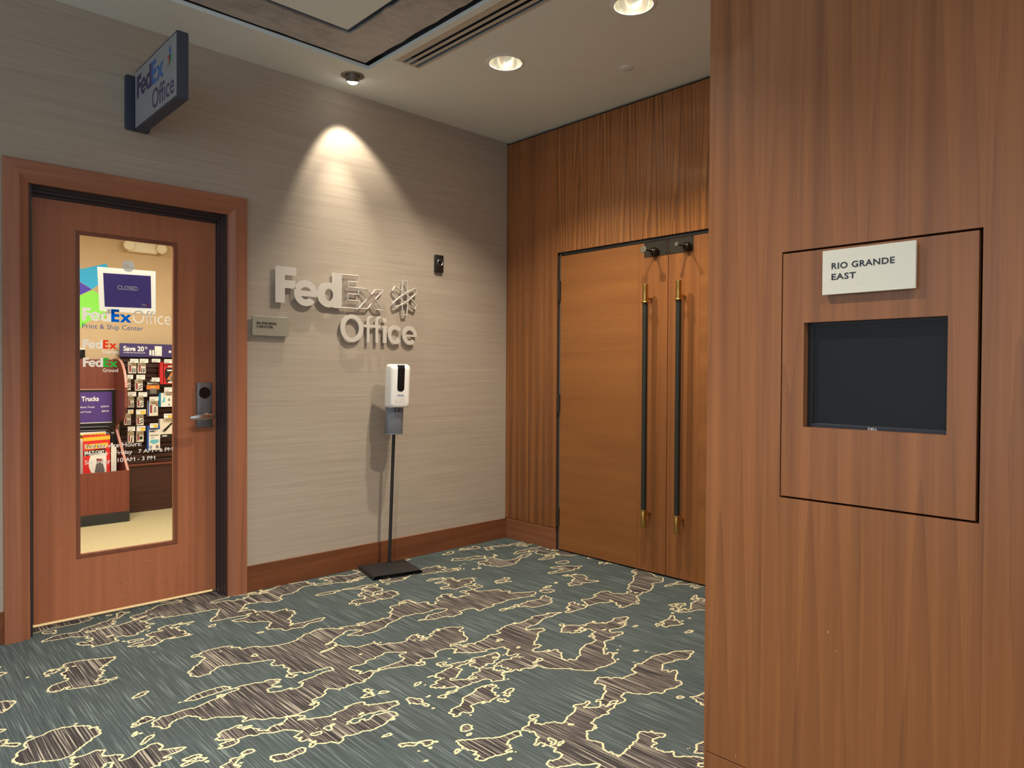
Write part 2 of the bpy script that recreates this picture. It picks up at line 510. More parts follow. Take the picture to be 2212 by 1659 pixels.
# ------------------------------------------------------------------ mesh helpers
class MB:
    def __init__(s):
        s.v, s.f = [], []
    def add(s, vs_, fs_):
        o = len(s.v)
        s.v += [tuple(p) for p in vs_]
        s.f += [tuple(i + o for i in f) for f in fs_]
        return s
    def box(s, x0, x1, y0, y1, z0, z1):
        x0, x1 = min(x0, x1), max(x0, x1); y0, y1 = min(y0, y1), max(y0, y1); z0, z1 = min(z0, z1), max(z0, z1)
        return s.add([(x0, y0, z0), (x1, y0, z0), (x1, y1, z0), (x0, y1, z0), (x0, y0, z1), (x1, y0, z1), (x1, y1, z1), (x0, y1, z1)],
                     [(0, 3, 2, 1), (4, 5, 6, 7), (0, 1, 5, 4), (1, 2, 6, 5), (2, 3, 7, 6), (3, 0, 4, 7)])
    def prism(s, pts, axis, a, b):
        """polygon pts (two remaining axes in order) extruded along axis from a to b"""
        def mk(p, t):
            return {'x': (t, p[0], p[1]), 'y': (p[0], t, p[1]), 'z': (p[0], p[1], t)}[axis]
        n = len(pts)
        vs_ = [mk(p, a) for p in pts] + [mk(p, b) for p in pts]
        fs_ = [tuple(range(n)), tuple(range(2 * n - 1, n - 1, -1))] + [(i, n + i, n + (i + 1) % n, (i + 1) % n) for i in range(n)]
        return s.add(vs_, fs_)
    def cyl(s, p0, p1, r, r1=None, n=20, caps=True):
        p0, p1 = Vector(p0), Vector(p1)
        r1 = r if r1 is None else r1
        d = (p1 - p0).normalized()
        a = d.orthogonal().normalized()
        b = d.cross(a)
        vs_ = []
        for p, q in ((p0, r), (p1, r1)):
            for i in range(n):
                t = 2 * math.pi * i / n
                vs_.append(p + (a * math.cos(t) + b * math.sin(t)) * q)
        fs_ = [(i, (i + 1) % n, n + (i + 1) % n, n + i) for i in range(n)]
        if caps:
            fs_ += [tuple(range(n - 1, -1, -1)), tuple(range(n, 2 * n))]
        return s.add(vs_, fs_)
    def lathe(s, prof, origin, axis=(0, 0, 1), n=28, closed=False):
        """prof: (radius, distance along axis)"""
        o, d = Vector(origin), Vector(axis).normalized()
        a = d.orthogonal().normalized()
        b = d.cross(a)
        vs_, fs_ = [], []
        for r, h in prof:
            for i in range(n):
                t = 2 * math.pi * i / n
                vs_.append(o + d * h + (a * math.cos(t) + b * math.sin(t)) * max(r, 1e-5))
        m = len(prof)
        for j in range(m if closed else m - 1):
            j2 = (j + 1) % m
            for i in range(n):
                i2 = (i + 1) % n
                fs_.append((j * n + i, j * n + i2, j2 * n + i2, j2 * n + i))
        return s.add(vs_, fs_)
    def tube(s, pts, r, n=6, closed=False):
        pts = [Vector(p) for p in pts]
        m = len(pts)
        rings = []
        prev = None
        for i, p in enumerate(pts):
            if closed:
                d = (pts[(i + 1) % m] - pts[i - 1]).normalized()
            else:
                d = (pts[min(i + 1, m - 1)] - pts[max(i - 1, 0)]).normalized()
            a = d.orthogonal() if prev is None else (prev - d * prev.dot(d))
            a = a.normalized()
            prev = a
            b = d.cross(a)
            rings.append([p + (a * math.cos(2 * math.pi * k_ / n) + b * math.sin(2 * math.pi * k_ / n)) * r for k_ in range(n)])
        vs_ = [v for rg in rings for v in rg]
        fs_ = []
        for j in range(m if closed else m - 1):
            j2 = (j + 1) % m
            for i in range(n):
                fs_.append((j * n + i, j * n + (i + 1) % n, j2 * n + (i + 1) % n, j2 * n + i))
        if not closed:
            fs_ += [tuple(range(n - 1, -1, -1)), tuple(range((m - 1) * n, m * n))]
        return s.add(vs_, fs_)

OFF = {}          # world offset of each thing's empty, so parts can be given in world coordinates

def tag(o, label=None, cat=None, group=None, kind=None):
    if label: o['label'] = label
    if cat: o['category'] = cat
    if group: o['group'] = group
    if kind: o['kind'] = kind
    return o

def thing(name, label, cat, loc=(0, 0, 0), rotz=0.0, group=None, kind=None):
    o = bpy.data.objects.new(name, None)
    o.empty_display_size = 0.1
    col.objects.link(o)
    o.location = loc
    o.rotation_euler = (0, 0, rotz)
    OFF[o] = Vector(loc) if rotz == 0.0 else Vector((0, 0, 0))
    return tag(o, label, cat, group, kind)

def finish(me, mat, bevel, smooth, seg=2, angle=30):
    bm = bmesh.new()
    bm.from_mesh(me)
    bmesh.ops.recalc_face_normals(bm, faces=bm.faces)
    if bevel:
        ed = [e for e in bm.edges if len(e.link_faces) == 2 and e.calc_face_angle(0) > math.radians(angle)]
        if ed:
            bmesh.ops.bevel(bm, geom=ed, offset=bevel, segments=seg, profile=0.5, affect='EDGES', clamp_overlap=True)
    bm.to_mesh(me)
    bm.free()
    if smooth:
        for p in me.polygons:
            p.use_smooth = True
        try:
            me.set_sharp_from_angle(angle=math.radians(35))
        except Exception:
            pass
    me.materials.clear()
    me.materials.append(M[mat])

def link(name, me, parent=None, label=None):
    o = bpy.data.objects.new(name, me)
    col.objects.link(o)
    if parent is not None:
        o.parent = parent
        OFF[o] = OFF[parent]
    else:
        OFF[o] = Vector((0, 0, 0))
    if label:
        o['label'] = label
    return o

def part(name, mb, mat, parent=None, bevel=0.0, smooth=False, label=None, seg=2, angle=30):
    off = OFF[parent] if parent is not None else Vector((0, 0, 0))
    me = bpy.data.meshes.new(name)
    me.from_pydata([tuple(Vector(v) - off) for v in mb.v], [], mb.f)
    me.update()
    finish(me, mat, bevel, smooth, seg, angle)
    return link(name, me, parent, label)

def struct(name, mb, mat, label, cat, bevel=0.0):
    return tag(part(name, mb, mat, None, bevel), label, cat, None, 'structure')

def curve_mesh(splines, extrude=0.0, bevel=0.0, fill='BOTH', res=2):
    cu = bpy.data.curves.new('tmp', 'CURVE')
    cu.dimensions = '2D' if fill != 'NONE' else '3D'
    cu.fill_mode = ('FRONT' if extrude == 0.0 else fill) if fill != 'NONE' else 'FULL'
    cu.extrude = extrude
    cu.bevel_depth = bevel
    cu.bevel_resolution = res
    for pts in splines:
        sp = cu.splines.new('POLY')
        sp.points.add(len(pts) - 1)
        for q, p in zip(sp.points, pts):
            q.co = (p[0], p[1], 0, 1)
        sp.use_cyclic_u = True
    return _to_mesh(cu)

def _to_mesh(cu):
    ob = bpy.data.objects.new('tmp', cu)
    col.objects.link(ob)
    bpy.context.view_layer.update()
    me = bpy.data.meshes.new_from_object(ob.evaluated_get(bpy.context.evaluated_depsgraph_get()))
    bpy.data.objects.remove(ob)
    bpy.data.curves.remove(cu)
    return me

def text_mesh(s, weight=0.0, extrude=0.0, spacing=1.0):
    cu = bpy.data.curves.new('tmp', 'FONT')
    cu.body = s
    cu.size = 1.0
    cu.offset = weight
    cu.extrude = extrude
    cu.fill_mode = 'BOTH' if extrude else 'FRONT'
    cu.resolution_u = 3
    cu.space_character = spacing
    return _to_mesh(cu)

def lay(name, me, mat, plane, a0, a1, z0, z1, depth, thick, parent, label=None, smooth=False):
    """fit a flat mesh (xy, thickness z) into a rectangle of a wall.
    plane 'A' faces -Y: a = X;  plane 'B' faces -X: a = Y, running left to right as Y falls."""
    xs = [v.co.x for v in me.vertices]; ys = [v.co.y for v in me.vertices]
    zs = [v.co.z for v in me.vertices]
    x0, x1, y0, y1 = min(xs), max(xs), min(ys), max(ys)
    zz = max(max(zs) - min(zs), 1e-9)
    off = OFF[parent] if parent is not None else Vector((0, 0, 0))
    for v in me.vertices:
        u = (v.co.x - x0) / (x1 - x0)
        w = (v.co.y - y0) / (y1 - y0)
        t = (v.co.z - min(zs)) / zz
        a = a0 + u * (a1 - a0)
        z = z0 + w * (z1 - z0)
        d = depth - t * thick
        v.co = (Vector((a, d, z)) if plane == 'A' else Vector((d, a, z))) - off
    me.name = name
    finish(me, mat, 0, smooth)
    return link(name, me, parent, label)

def words(name, s, mat, plane, a0, a1, z0, z1, depth, parent, weight=0.0, thick=0.0006, spacing=1.0, label=None):
    return lay(name, text_mesh(s, weight, 0.01 if thick else 0.0, spacing), mat, plane, a0, a1, z0, z1, depth, thick, parent, label)

def circle(cx, cy, r, n=40, ry=None):
    ry = r if ry is None else ry
    return [(cx + r * math.cos(2 * math.pi * i / n), cy + ry * math.sin(2 * math.pi * i / n)) for i in range(n)]

def arc(cx, cy, r, a0, a1, n=24, ry=None):
    ry = r if ry is None else ry
    return [(cx + r * math.cos(math.radians(a0 + (a1 - a0) * i / n)), cy + ry * math.sin(math.radians(a0 + (a1 - a0) * i / n))) for i in range(n + 1)]

# ------------------------------------------------------------------ the setting
# hall floor and shop floor
struct('floor', MB().box(-9.0, 0.1, -9.0, 0.152, -0.05, 0.0), 'carpet',
       'patterned hall carpet, grey green with brown striped islands and cream outlines', 'carpet')
struct('floor_shop', MB().box(-5.0, 0.1, 0.158, 3.6, -0.05, 0.0), 'shop_carpet',
       'beige loop carpet seen through the glazed door', 'carpet')
struct('trim_threshold', MB().box(-3.53, -2.46, 0.150, 0.162, -0.02, 0.004), 'steel',
       'thin metal threshold strip under the glazed door', 'threshold')

# walls: left (grasscloth), back (walnut, double doors), right (near walnut block)
DX0, DX1, DZ = -3.545, -2.452, 2.478       # door opening in the left wall
struct('wall_left', MB().box(-9.0, DX0, 0, 0.19, 0, H + 0.1).box(DX1, 0.0, 0, 0.19, 0, H + 0.1).box(DX0, DX1, 0, 0.19, DZ, H + 0.1),
       'grasscloth', 'taupe grasscloth wall with faint horizontal weave', 'wall')
wb = struct('wall_back', MB().box(0.03, 0.2, -0.6, 0.19, 0, H + 0.1).box(0.03, 0.2, -2.78, -0.6, 2.46, H + 0.1).box(0.03, 0.2, -9, -2.78, 0, H + 0.1),
            'gap_black', 'walnut panelled wall around the tall double doors', 'wall')
BY0, BY1, BZT = -0.610, -2.760, 2.4485     # double door opening
ZB = 0.176                                  # plinth line
part('wood_panel', MB().box(0.0, 0.03, BY0, -0.001, ZB + 0.004, H - 0.022), 'walnut_side', wb, 0.0012)
part('wood_panel', MB().box(0.0, 0.03, BY1, BY0 - 0.0015, BZT, H - 0.022), 'walnut_far', wb, 0.0012)
part('wood_panel', MB().box(0.0, 0.03, -3.30, BY1 - 0.0015, ZB + 0.004, H - 0.022), 'walnut_far', wb, 0.0012)
tag(part('baseboard_back', MB().box(0.0, 0.03, BY0, -0.012, 0.0, ZB), 'walnut_plinth', None, 0.0012),
    'walnut plinth board flush under the wood panel beside the double doors', 'baseboard', kind='structure')

# near walnut wall: front face with the opening of the access panel
PY0, PY1, PZ0, PZ1 = -3.557, -4.0895, 1.0715, 1.833
wr = struct('wall_right', MB().box(XC + 0.06, 0.0, -9.0, -3.302, 0, H + 0.1), 'gap_black',
            'near walnut veneered wall with the framed display panel', 'wall')
part('wood_panel', MB().box(XC, XC + 0.06, PY0, -3.30, ZB + 0.003, H + 0.1)
     .box(XC, XC + 0.06, PY1, PY0, PZ1, H + 0.1).box(XC, XC + 0.06, PY1, PY0, ZB + 0.003, PZ0)
     .box(XC, XC + 0.06, -9.0, PY1, ZB + 0.003, H + 0.1), 'walnut_near', wr)
part('wood_panel', MB().box(XC + 0.0605, 0.0, -3.302, -3.295, 0.0, H + 0.1), 'walnut_return', wr)
tag(part('baseboard_right', MB().box(XC, XC + 0.058, -9.0, -3.30, 0.0, ZB - 0.001), 'walnut_near', None, 0.0012),
    'walnut plinth below the near wood wall at the lower right corner', 'baseboard', kind='structure')
for cy_, cz_, w_, h_ in ((-3.711, 0.690, 0.005, 0.009), (-3.733, 0.640, 0.003, 0.005), (-3.418, 0.173 + 0.03, 0.003, 0.013), (-3.548, 0.215, 0.002, 0.004)):
    part('chipped_spot', MB().prism([(cy_ - w_ / 2, cz_), (cy_, cz_ - h_ / 2), (cy_ + w_ / 2, cz_ + h_ * 0.1), (cy_ + w_ * 0.1, cz_ + h_ / 2)], 'x', XC - 0.0003, XC + 0.001), 'edge_pink', wr)
SY0, SY1, SZ0, SZ1 = -3.628, -4.0125, 1.2945, 1.611
g_ = 0.0065
ap = part('access_panel', MB().box(XC, XC + 0.03, SY0, PY0 - g_ * 0.6, PZ0 + g_, PZ1 - g_)
          .box(XC, XC + 0.03, PY1 + g_ * 1.35, SY1, PZ0 + g_, PZ1 - g_)
          .box(XC, XC + 0.03, SY1, SY0, SZ1, PZ1 - g_).box(XC, XC + 0.03, SY1, SY0, PZ0 + g_, SZ0), 'walnut_near', wr,
          label='removable walnut panel with a rectangular cut-out for the screen')

# ceiling with holes for the concrete band, the slot diffuser and the round lights
DLS = [(-1.112, -1.165), (-1.107, -2.19)]
SPOT_C = (-1.722, -0.283)
HALL = [(-3.5, -2.45), (-5.7, -2.45), (-3.5, -4.7), (-5.7, -5.2)]  # unseen lamps: first pair inferred from cast shadows, last pair added for fill
RAP = 0.110
def rect(x0, x1, y0, y1):
    return [(x0, y0), (x1, y0), (x1, y1), (x0, y1)]
BX, BY = -1.700, -0.447                     # outer edges of the concrete band
band_w = 0.385
spl = [rect(-9.0, 0.03, -9.0, 0.0), rect(-8.6, BX, -8.0, BY), rect(-1.655, -1.462, -4.6, -0.690), circle(*SPOT_C, 0.066)]
spl += [circle(x, y, RAP) for x, y in DLS + [h for h in HALL if not (h[0] < BX and h[1] < BY)]]
me = curve_mesh(spl, 0.012)
for v in me.vertices:
    v.co.z += H + 0.012
finish(me, 'ceiling_paint', 0, False)
ceil = tag(link('ceiling', me), 'pale painted ceiling with recessed lights', 'ceiling', kind='structure')
# inner panel (with its own light holes) and the dark void over the band
spl = [rect(-8.2, BX - band_w, -7.6, BY - band_w)] + [circle(x, y, RAP) for x, y in HALL]
me = curve_mesh(spl, 0.012)
for v in me.vertices:
    v.co.z += H + 0.012
finish(me, 'ceiling_paint', 0, False)
link('ceiling_panel', me, ceil)
void = MB().box(-9.0, 0.03, -9.0, 0.0, H + 0.30, H + 0.32)
void.box(BX + 0.0, BX + 0.008, -8.0, BY, H + 0.0245, H + 0.10).box(-8.6, BX, BY, BY + 0.008, H + 0.0245, H + 0.10)
part('plenum', void, 'shadow_black', ceil)
# concrete strips with a ragged edge
rnd = random.Random(4)
zc = H + 0.015
def ragged(p0, p1, n, amp):
    out = []
    for i in range(n):
        t = i / (n - 1)
        j = (rnd.random() - 0.5) * amp if 0 < i < n - 1 else 0
        out.append((p0[0] + (p1[0] - p0[0]) * t + (j if p0[0] == p1[0] else 0), p0[1] + (p1[1] - p0[1]) * t + (j if p0[1] == p1[1] else 0)))
    return out
xo, yo = BX - 0.048, BY - 0.040
xi, yi = BX - band_w - 0.01, BY - band_w - 0.01
pts = ragged((-8.6, yo), (xo, yo), 90, 0.006)[:-1] + ragged((xo, yo), (xo, -8.0), 110, 0.011)
pts += ragged((xi + 0.062, -8.0), (xi + 0.062, yi + 0.078), 110, 0.013)[:-1] + ragged((xi + 0.062, yi + 0.078), (-8.6, yi + 0.078), 90, 0.009)
me = curve_mesh([pts], 0.006)
for v in me.vertices:
    v.co.z += zc + 0.006
finish(me, 'concrete', 0, False)
link('concrete_band', me, ceil, 'raw concrete border band recessed in the ceiling')

# baseboards on the grasscloth wall
tag(part('baseboard_left', MB().box(-2.349, -0.0005, -0.014, 0.0, 0.0, 0.172), 'cherry_base', None, 0.002),
    'reddish wood baseboard between the glazed door and the corner', 'baseboard', kind='structure')
tag(part('baseboard_far_left', MB().box(-9.0, -3.6555, -0.014, 0.0, 0.0, 0.172), 'cherry_base', None, 0.002),
    'short end of wood baseboard left of the glazed door', 'baseboard', kind='structure')

# casing of the glazed door: three mitred boards with a bevelled inner edge
XL, XR, ZT = -3.6555, -2.3475, 2.584
prof = [(0, 0.0), (0, 0.026), (0.003, 0.03), (0.073, 0.03), (0.077, 0.0285), (0.117, 0.010), (0.117, -0.012), (0.105, -0.012), (0.105, 0.0)]
tr = thing('trim_1', 'reddish brown mitred wood casing around the glazed door', 'door casing', (XL, 0, 0), kind='structure')
def casing(bot, top):
    n = len(prof)
    mb = MB()
    mb.add([bot(w, d) for w, d in prof] + [top(w, d) for w, d in prof],
           [tuple(range(n)), tuple(range(2 * n - 1, n - 1, -1))] + [(i, n + i, n + (i + 1) % n, (i + 1) % n) for i in range(n)])
    return mb
part('casing_board', casing(lambda w, d: (XL + w, -d, 0), lambda w, d: (XL + w, -d, ZT - w)), 'cherry_upright', tr)
part('casing_board', casing(lambda w, d: (XR - w, -d, 0), lambda w, d: (XR - w, -d, ZT - w)), 'cherry_upright', tr)
part('casing_board', casing(lambda w, d: (XL + w, -d, ZT - w), lambda w, d: (XR - w, -d, ZT - w)), 'cherry_head', tr)

# dark metal frame behind the casing
tf = thing('trim_2', 'dark brown stepped metal frame inside the glazed door casing', 'door frame', (-3.54, 0, 0), kind='structure')
FZ = 2.467
def jamb(x_in, sgn, top):
    mb = MB()
    xo_ = x_in + sgn * 0.05
    for y0_, y1_, st in ((0.012, 0.045, 0.0), (0.045, 0.062, 0.004), (0.062, 0.090, 0.006), (0.090, 0.130, 0.012), (0.130, 0.19, 0.018)):
        mb.box(x_in - sgn * st, xo_, y0_, y1_, 0.0, top)
    return mb
part('jamb', jamb(-3.522, -1, FZ), 'frame_metal', tf, 0.001)
part('jamb', jamb(-2.474, 1, FZ), 'frame_metal', tf, 0.001)
hd = MB()
for y0_, y1_, st in ((0.012, 0.045, 0.0), (0.045, 0.062, 0.006), (0.062, 0.090, 0.012), (0.090, 0.130, 0.026), (0.130, 0.19, 0.040)):
    hd.box(-3.522, -2.474, y0_, y1_, FZ - st, FZ + 0.04)
part('head', hd, 'frame_metal', tf, 0.001)

# ------------------------------------------------------------------ door_1: glazed shop door
LX0, LX1, LZ0, LZ1, LY = -3.499, -2.4925, 0.026, 2.424, 0.132
GX0, GX1, GZ0, GZ1 = -3.272, -2.748, 0.381, 2.249
d1 = thing('door_1', 'reddish wood door with a tall narrow glass pane and shop lettering', 'door', (-2.99, LY, 0), kind='structure')
ly1 = LY + 0.044
part('leaf', MB().box(LX0, GX0, LY, ly1, LZ0, LZ1).box(GX1, LX1, LY, ly1, LZ0, LZ1)
     .box(GX0, GX1, LY, ly1, LZ0, GZ0).box(GX0, GX1, LY, ly1, GZ1, LZ1), 'mahogany', d1)
part('leaf_edge', MB().box(LX1 - 0.0005, LX1 + 0.0022, LY + 0.001, ly1, LZ0, LZ1), 'light_strip', d1)
bw = 0.018
bead = MB()
for (a, b, c_, d_) in ((GX0, GX0 + 0.004, GZ0, GZ1), (GX1 - 0.004, GX1, GZ0, GZ1), (GX0 + 0.004, GX1 - 0.004, GZ0, GZ0 + 0.004), (GX0 + 0.004, GX1 - 0.004, GZ1 - 0.004, GZ1)):
    bead.box(a, b, LY + 0.006, LY + 0.017, c_, d_)
for (a, b, c_, d_) in ((GX0 - bw, GX0 + 0.003, GZ0 - bw, GZ1 + bw), (GX1 - 0.003, GX1 + bw, GZ0 - bw, GZ1 + bw), (GX0 + 0.003, GX1 - 0.003, GZ0 - bw, GZ0 + 0.003), (GX0 + 0.003, GX1 - 0.003, GZ1 - 0.003, GZ1 + bw)):
    bead.box(a, b, LY - 0.003, LY + 0.008, c_, d_)
part('glazing_bead', bead, 'mahogany_bead', d1, 0.0012)
pane = part('glass_pane', MB().box(GX0 + 0.001, GX1 - 0.001, LY + 0.018, LY + 0.023, GZ0 + 0.001, GZ1 - 0.001), 'glass', d1)
YG = LY + 0.0178
# window lettering (flat print on the pane)
def fed_poly(z0, z1, x0, x1):
    return x0, x1, z0, z1
def F_glyph():
    return [[(0, 0), (0, 1), (.60, 1), (.60, .77), (.27, .77), (.27, .635), (.57, .635), (.57, .41), (.27, .41), (.27, 0)]]
def e_glyph(R=0.36, r=0.17, bar=0.155, cx=0.36, cy=0.36, ry=None, lo=-14, end=-38):
    ryo = R if ry is None else ry
    ryi = r * ryo / R
    yb = -bar * 0.5 - 0.01
    yt = bar * 0.5 - 0.01
    a0 = math.degrees(math.asin(yb / ryo))
    out = arc(0, 0, R, a0, 360 + end, 48, ryo)
    ai_end = end - 8
    ain = 180 - math.degrees(math.asin(yb / ryi))
    inn = arc(0, 0, r, 360 + ai_end, ain, 20, ryi)
    outer = out + inn
    ah = math.degrees(math.asin(max(-1, min(1, yt / ryi))))
    hole = arc(0, 0, r, ah, 180 - ah, 20, ryi)
    return [[(cx + x_, cy + y_) for x_, y_ in outer], [(cx + x_, cy + y_) for x_, y_ in hole]]
def d_ring(R=0.355, rx=0.13, ry=0.175, cx=0.36, cy=0.355):
    return [circle(cx, cy, R, 48), circle(cx + 0.02, cy, rx, 32, ry)]
def d_glyph():
    a = math.degrees(math.acos(0.14 / 0.355))
    return [[(.5, 0), (.77, 0), (.77, 1), (.5, 1)] + arc(.36, .355, .355, a, 360 - a, 44), circle(.375, .355, .13, 32, .175)]
def E_glyph():
    return [[(0, 0), (0, 1), (.57, 1), (.57, .80), (.24, .80), (.24, .63), (.57, .63), (.57, .41), (.24, .41), (.24, .21), (.57, .21), (.57, 0)]]
def x_glyph():
    return [[(0, .63), (.28, .63), (.43, .46), (.58, .63), (.86, .63), (.57, .33), (.86, 0), (.58, 0), (.43, .18), (.28, 0), (0, 0), (.29, .33)]]
def join(meshes_offsets):
    """merge flat glyph meshes, each shifted in x"""
    bm = bmesh.new()
    for me_, dx in meshes_offsets:
        n0 = len(bm.verts)
        bm.from_mesh(me_)
        bm.verts.ensure_lookup_table()
        for v in bm.verts[n0:]:
            v.co.x += dx
        bpy.data.meshes.remove(me_)
    out = bpy.data.meshes.new('glyphs')
    bm.to_mesh(out)
    bm.free()
    return out
def fed_mesh(ext=0.01):
    return join([(curve_mesh(F_glyph(), ext), 0), (curve_mesh(e_glyph(), ext), .55), (curve_mesh(d_glyph(), ext), 1.22)])
def ex_mesh(ext=0.01):
    return join([(curve_mesh(E_glyph(), ext), 0), (curve_mesh(x_glyph(), ext), .60)])
def fedex(prefix, plane, a0, a1, z0, z1, depth, parent, m_fed, m_ex, thick=0.0006):
    s_ = a1 - a0
    am = a0 + s_ * (1.99 / 3.46)
    e_ = 0.01 if thick else 0.0
    lay('lettering', fed_mesh(e_), m_fed, plane, a0, am, z0, z1, depth, thick, parent)
    lay('lettering', ex_mesh(e_), m_ex, plane, am + s_ * 0.005, a1, z0, z1, depth, thick, parent)
fedex('w', 'A', -3.254, -2.990, 1.750, 1.826, YG, pane, 'vinyl_white', 'vinyl_blue', 0.0)
words('lettering', 'Office', 'vinyl_white', 'A', -2.984, -2.765, 1.7485, 1.829, YG, pane, -0.008, 0.0)
words('lettering', 'Print & Ship Center', 'vinyl_slate', 'A', -3.253, -2.925, 1.695, 1.733, YG, pane, 0.0, 0.0)
fedex('w', 'A', -3.250, -3.070, 1.588, 1.640, YG, pane, 'vinyl_white', 'vinyl_red', 0.0)
words('lettering', 'Express', 'vinyl_white', 'A', -3.146, -3.065, 1.555, 1.581, YG, pane, 0.01, 0.0)
fedex('w', 'A', -3.250, -3.067, 1.479, 1.533, YG, pane, 'vinyl_white', 'vinyl_green', 0.0)
words('lettering', 'Ground', 'vinyl_white', 'A', -3.147, -3.065, 1.449, 1.471, YG, pane, 0.01, 0.0)
words('lettering', 'Full Service Hours:', 'vinyl_white', 'A', -3.242, -2.934, 0.996, 1.024, YG, pane, 0.012, 0.0)
words('lettering', 'Monday - Friday   7 AM - 6 PM', 'vinyl_white', 'A', -3.242, -2.754, 0.944, 0.976, YG, pane, 0.012, 0.0)
words('lettering', 'Saturday   10 AM - 3 PM', 'vinyl_white', 'A', -3.242, -2.857, 0.898, 0.930, YG, pane, 0.012, 0.0)

# electronic lock with lever
lk = part('lock_plate', MB().box(-2.617, -2.522, LY - 0.024, LY, 1.095, 1.384), 'lock_metal', d1, 0.004, True, 'grey electronic lock plate')
part('reader_disc', MB().lathe([(0.0, -0.003), (0.034, -0.003), (0.037, 0.0), (0.037, 0.004)], (-2.570, LY - 0.0245, 1.318), (0, 1, 0)), 'black_gloss', lk, smooth=True, label='round black card reader')
lev = MB().lathe([(0.0, -0.05), (0.014, -0.05), (0.015, -0.02), (0.026, -0.004), (0.026, 0.0)], (-2.548, LY - 0.024, 1.170), (0, 1, 0), 20)
part('lever_spindle', lev, 'steel', lk, smooth=True)
lv = MB()
rows = []
for t, hgt, dy in ((0, .034, 0), (.25, .040, -.006), (.5, .040, -.008), (.8, .030, -.004), (1, .018, .004)):
    xx = -2.528 - t * 0.152
    zz = 1.170 - t * 0.008
    rows.append([(xx, LY - 0.084 + dy, zz - hgt / 2), (xx, LY - 0.084 + dy, zz + hgt / 2), (xx, LY - 0.070 + dy, zz + hgt / 2), (xx, LY - 0.070 + dy, zz - hgt / 2)])
vs_ = [p for r_ in rows for p in r_]
fs_ = [(0, 1, 2, 3), (16, 19, 18, 17)]
for j in range(4):
    for i in range(4):
        fs_.append((j * 4 + i, (j + 1) * 4 + i, (j + 1) * 4 + (i + 1) % 4, j * 4 + (i + 1) % 4))
lv.add(vs_, fs_)
part('lever_handle', lv, 'steel', lk, 0.005, True, 'polished steel lever handle')

# ------------------------------------------------------------------ double doors in the walnut wall
GAPY = -1.680
def leaf(name, label, ya, yb, hinge, s):
    """ya hinge side, yb meeting side; s = sign of direction from hinge to meeting edge along Y (-1 for the left leaf)"""
    d = thing(name, label, 'door', (0.02, (ya + yb) / 2, 0), kind='structure')
    y_st = yb - s * 0.255
    part('door_panel', MB().box(0.006, 0.05, ya, y_st, 0.012, BZT - 0.031), 'walnut_level', d, 0.0008, label='horizontally grained walnut door panel')
    part('stile', MB().box(0.006, 0.05, y_st - s * -0.0008, yb, 0.012, BZT - 0.031), 'walnut_stile', d, 0.0008, label='vertically grained edge stile')
    # pull bar
    hy = yb - s * 0.137
    hx = -0.072
    bar = part('pull_bar', MB().cyl((hx, hy, 0.475), (hx, hy, 1.968), 0.0195, n=24), 'black_bar', d, 0.0, True, 'black leather wrapped pull bar')
    for z0_, z1_, zr in ((1.968, 2.105, 1.974), (0.345, 0.475, 0.469)):
        part('brass_end', MB().cyl((hx, hy, z0_), (hx, hy, z1_), 0.021, n=24), 'brass', bar, 0.0012, True)
        part('brass_collar', MB().lathe([(0.018, -0.007), (0.028, -0.006), (0.030, 0.0), (0.028, 0.006), (0.018, 0.007)], (hx, hy, zr), (0, 0, 1), 24), 'brass', bar, 0, True)
        part('standoff', MB().cyl((hx, hy, zr + (0.03 if zr > 1 else -0.03)), (0.006, hy, zr + (0.03 if zr > 1 else -0.03)), 0.011, n=16), 'brass', bar, 0, True)
    # dark plate with a bumper at the top of the leaf
    pl = part('top_plate', MB().box(0.0025, 0.0062, yb, yb - s * 0.203, 2.312, 2.4165), 'bronze', d, 0.0006, label='dark bronze plate at the top of the door')
    for zz in (2.326, 2.410):
        for yy in (yb - s * 0.012, yb - s * 0.191):
            part('screw', MB().cyl((0.0015, yy, zz), (0.004, yy, zz), 0.004, n=10), 'bronze_knob', pl)
    ky, kz, tip = (yb - s * 0.105, 2.340, 0.025) if s < 0 else (yb - s * 0.163, 2.343, 0.014)
    part('bumper_knob', MB().lathe([(0.034, 0.0), (0.0355, -0.012), (0.033, -0.024), (0.026, -0.034), (0.015, -0.041), (0.007, -0.044), (0.0062, -0.13)], (0.0025, ky, kz), (1, 0, 0), 28), 'bronze_knob', pl, 0, True, 'dark domed stop')
    part('bumper_tip', MB().lathe([(0.006, -0.120), (0.008, -0.128), (tip * 0.8, -0.136), (tip, -0.140), (tip, -0.148), (tip * 0.9, -0.150), (0.0, -0.150)], (0.0025, ky, kz), (1, 0, 0), 24), 'rubber_grey', pl, 0, True)
    for z0_, z1_ in ((2.052, 2.215), (1.135, 1.290), (0.205, 0.355)):
        hp = MB().box(-0.004, 0.02, ya - 0.002, ya - 0.022 * (-s if hinge else 1) * -1, z0_, z1_) if False else MB().box(-0.003, 0.02, ya + s * -0.024, ya + s * 0.003, z0_, z1_)
        hp.cyl((-0.004, ya + s * -0.010, z0_), (-0.004, ya + s * -0.010, z1_), 0.008, n=12)
        part('hinge', hp, 'bronze', d, 0.0005)
    return d
leaf('door_2', 'left leaf of the walnut double doors with black and brass pull', -0.645, GAPY + 0.003, True, -1)
leaf('door_3', 'right leaf of the walnut double doors, partly hidden by the near wall', -2.730, GAPY - 0.003, True, 1)
fr = MB().box(0.012, 0.03, BY0, BY0 - 0.020, 0, BZT).box(0.012, 0.03, BY1 + 0.020, BY1, 0, BZT).box(0.012, 0.03, BY1, BY0, BZT - 0.026, BZT)
fr.box(0.055, 0.08, BY1, BY0, 0, BZT)
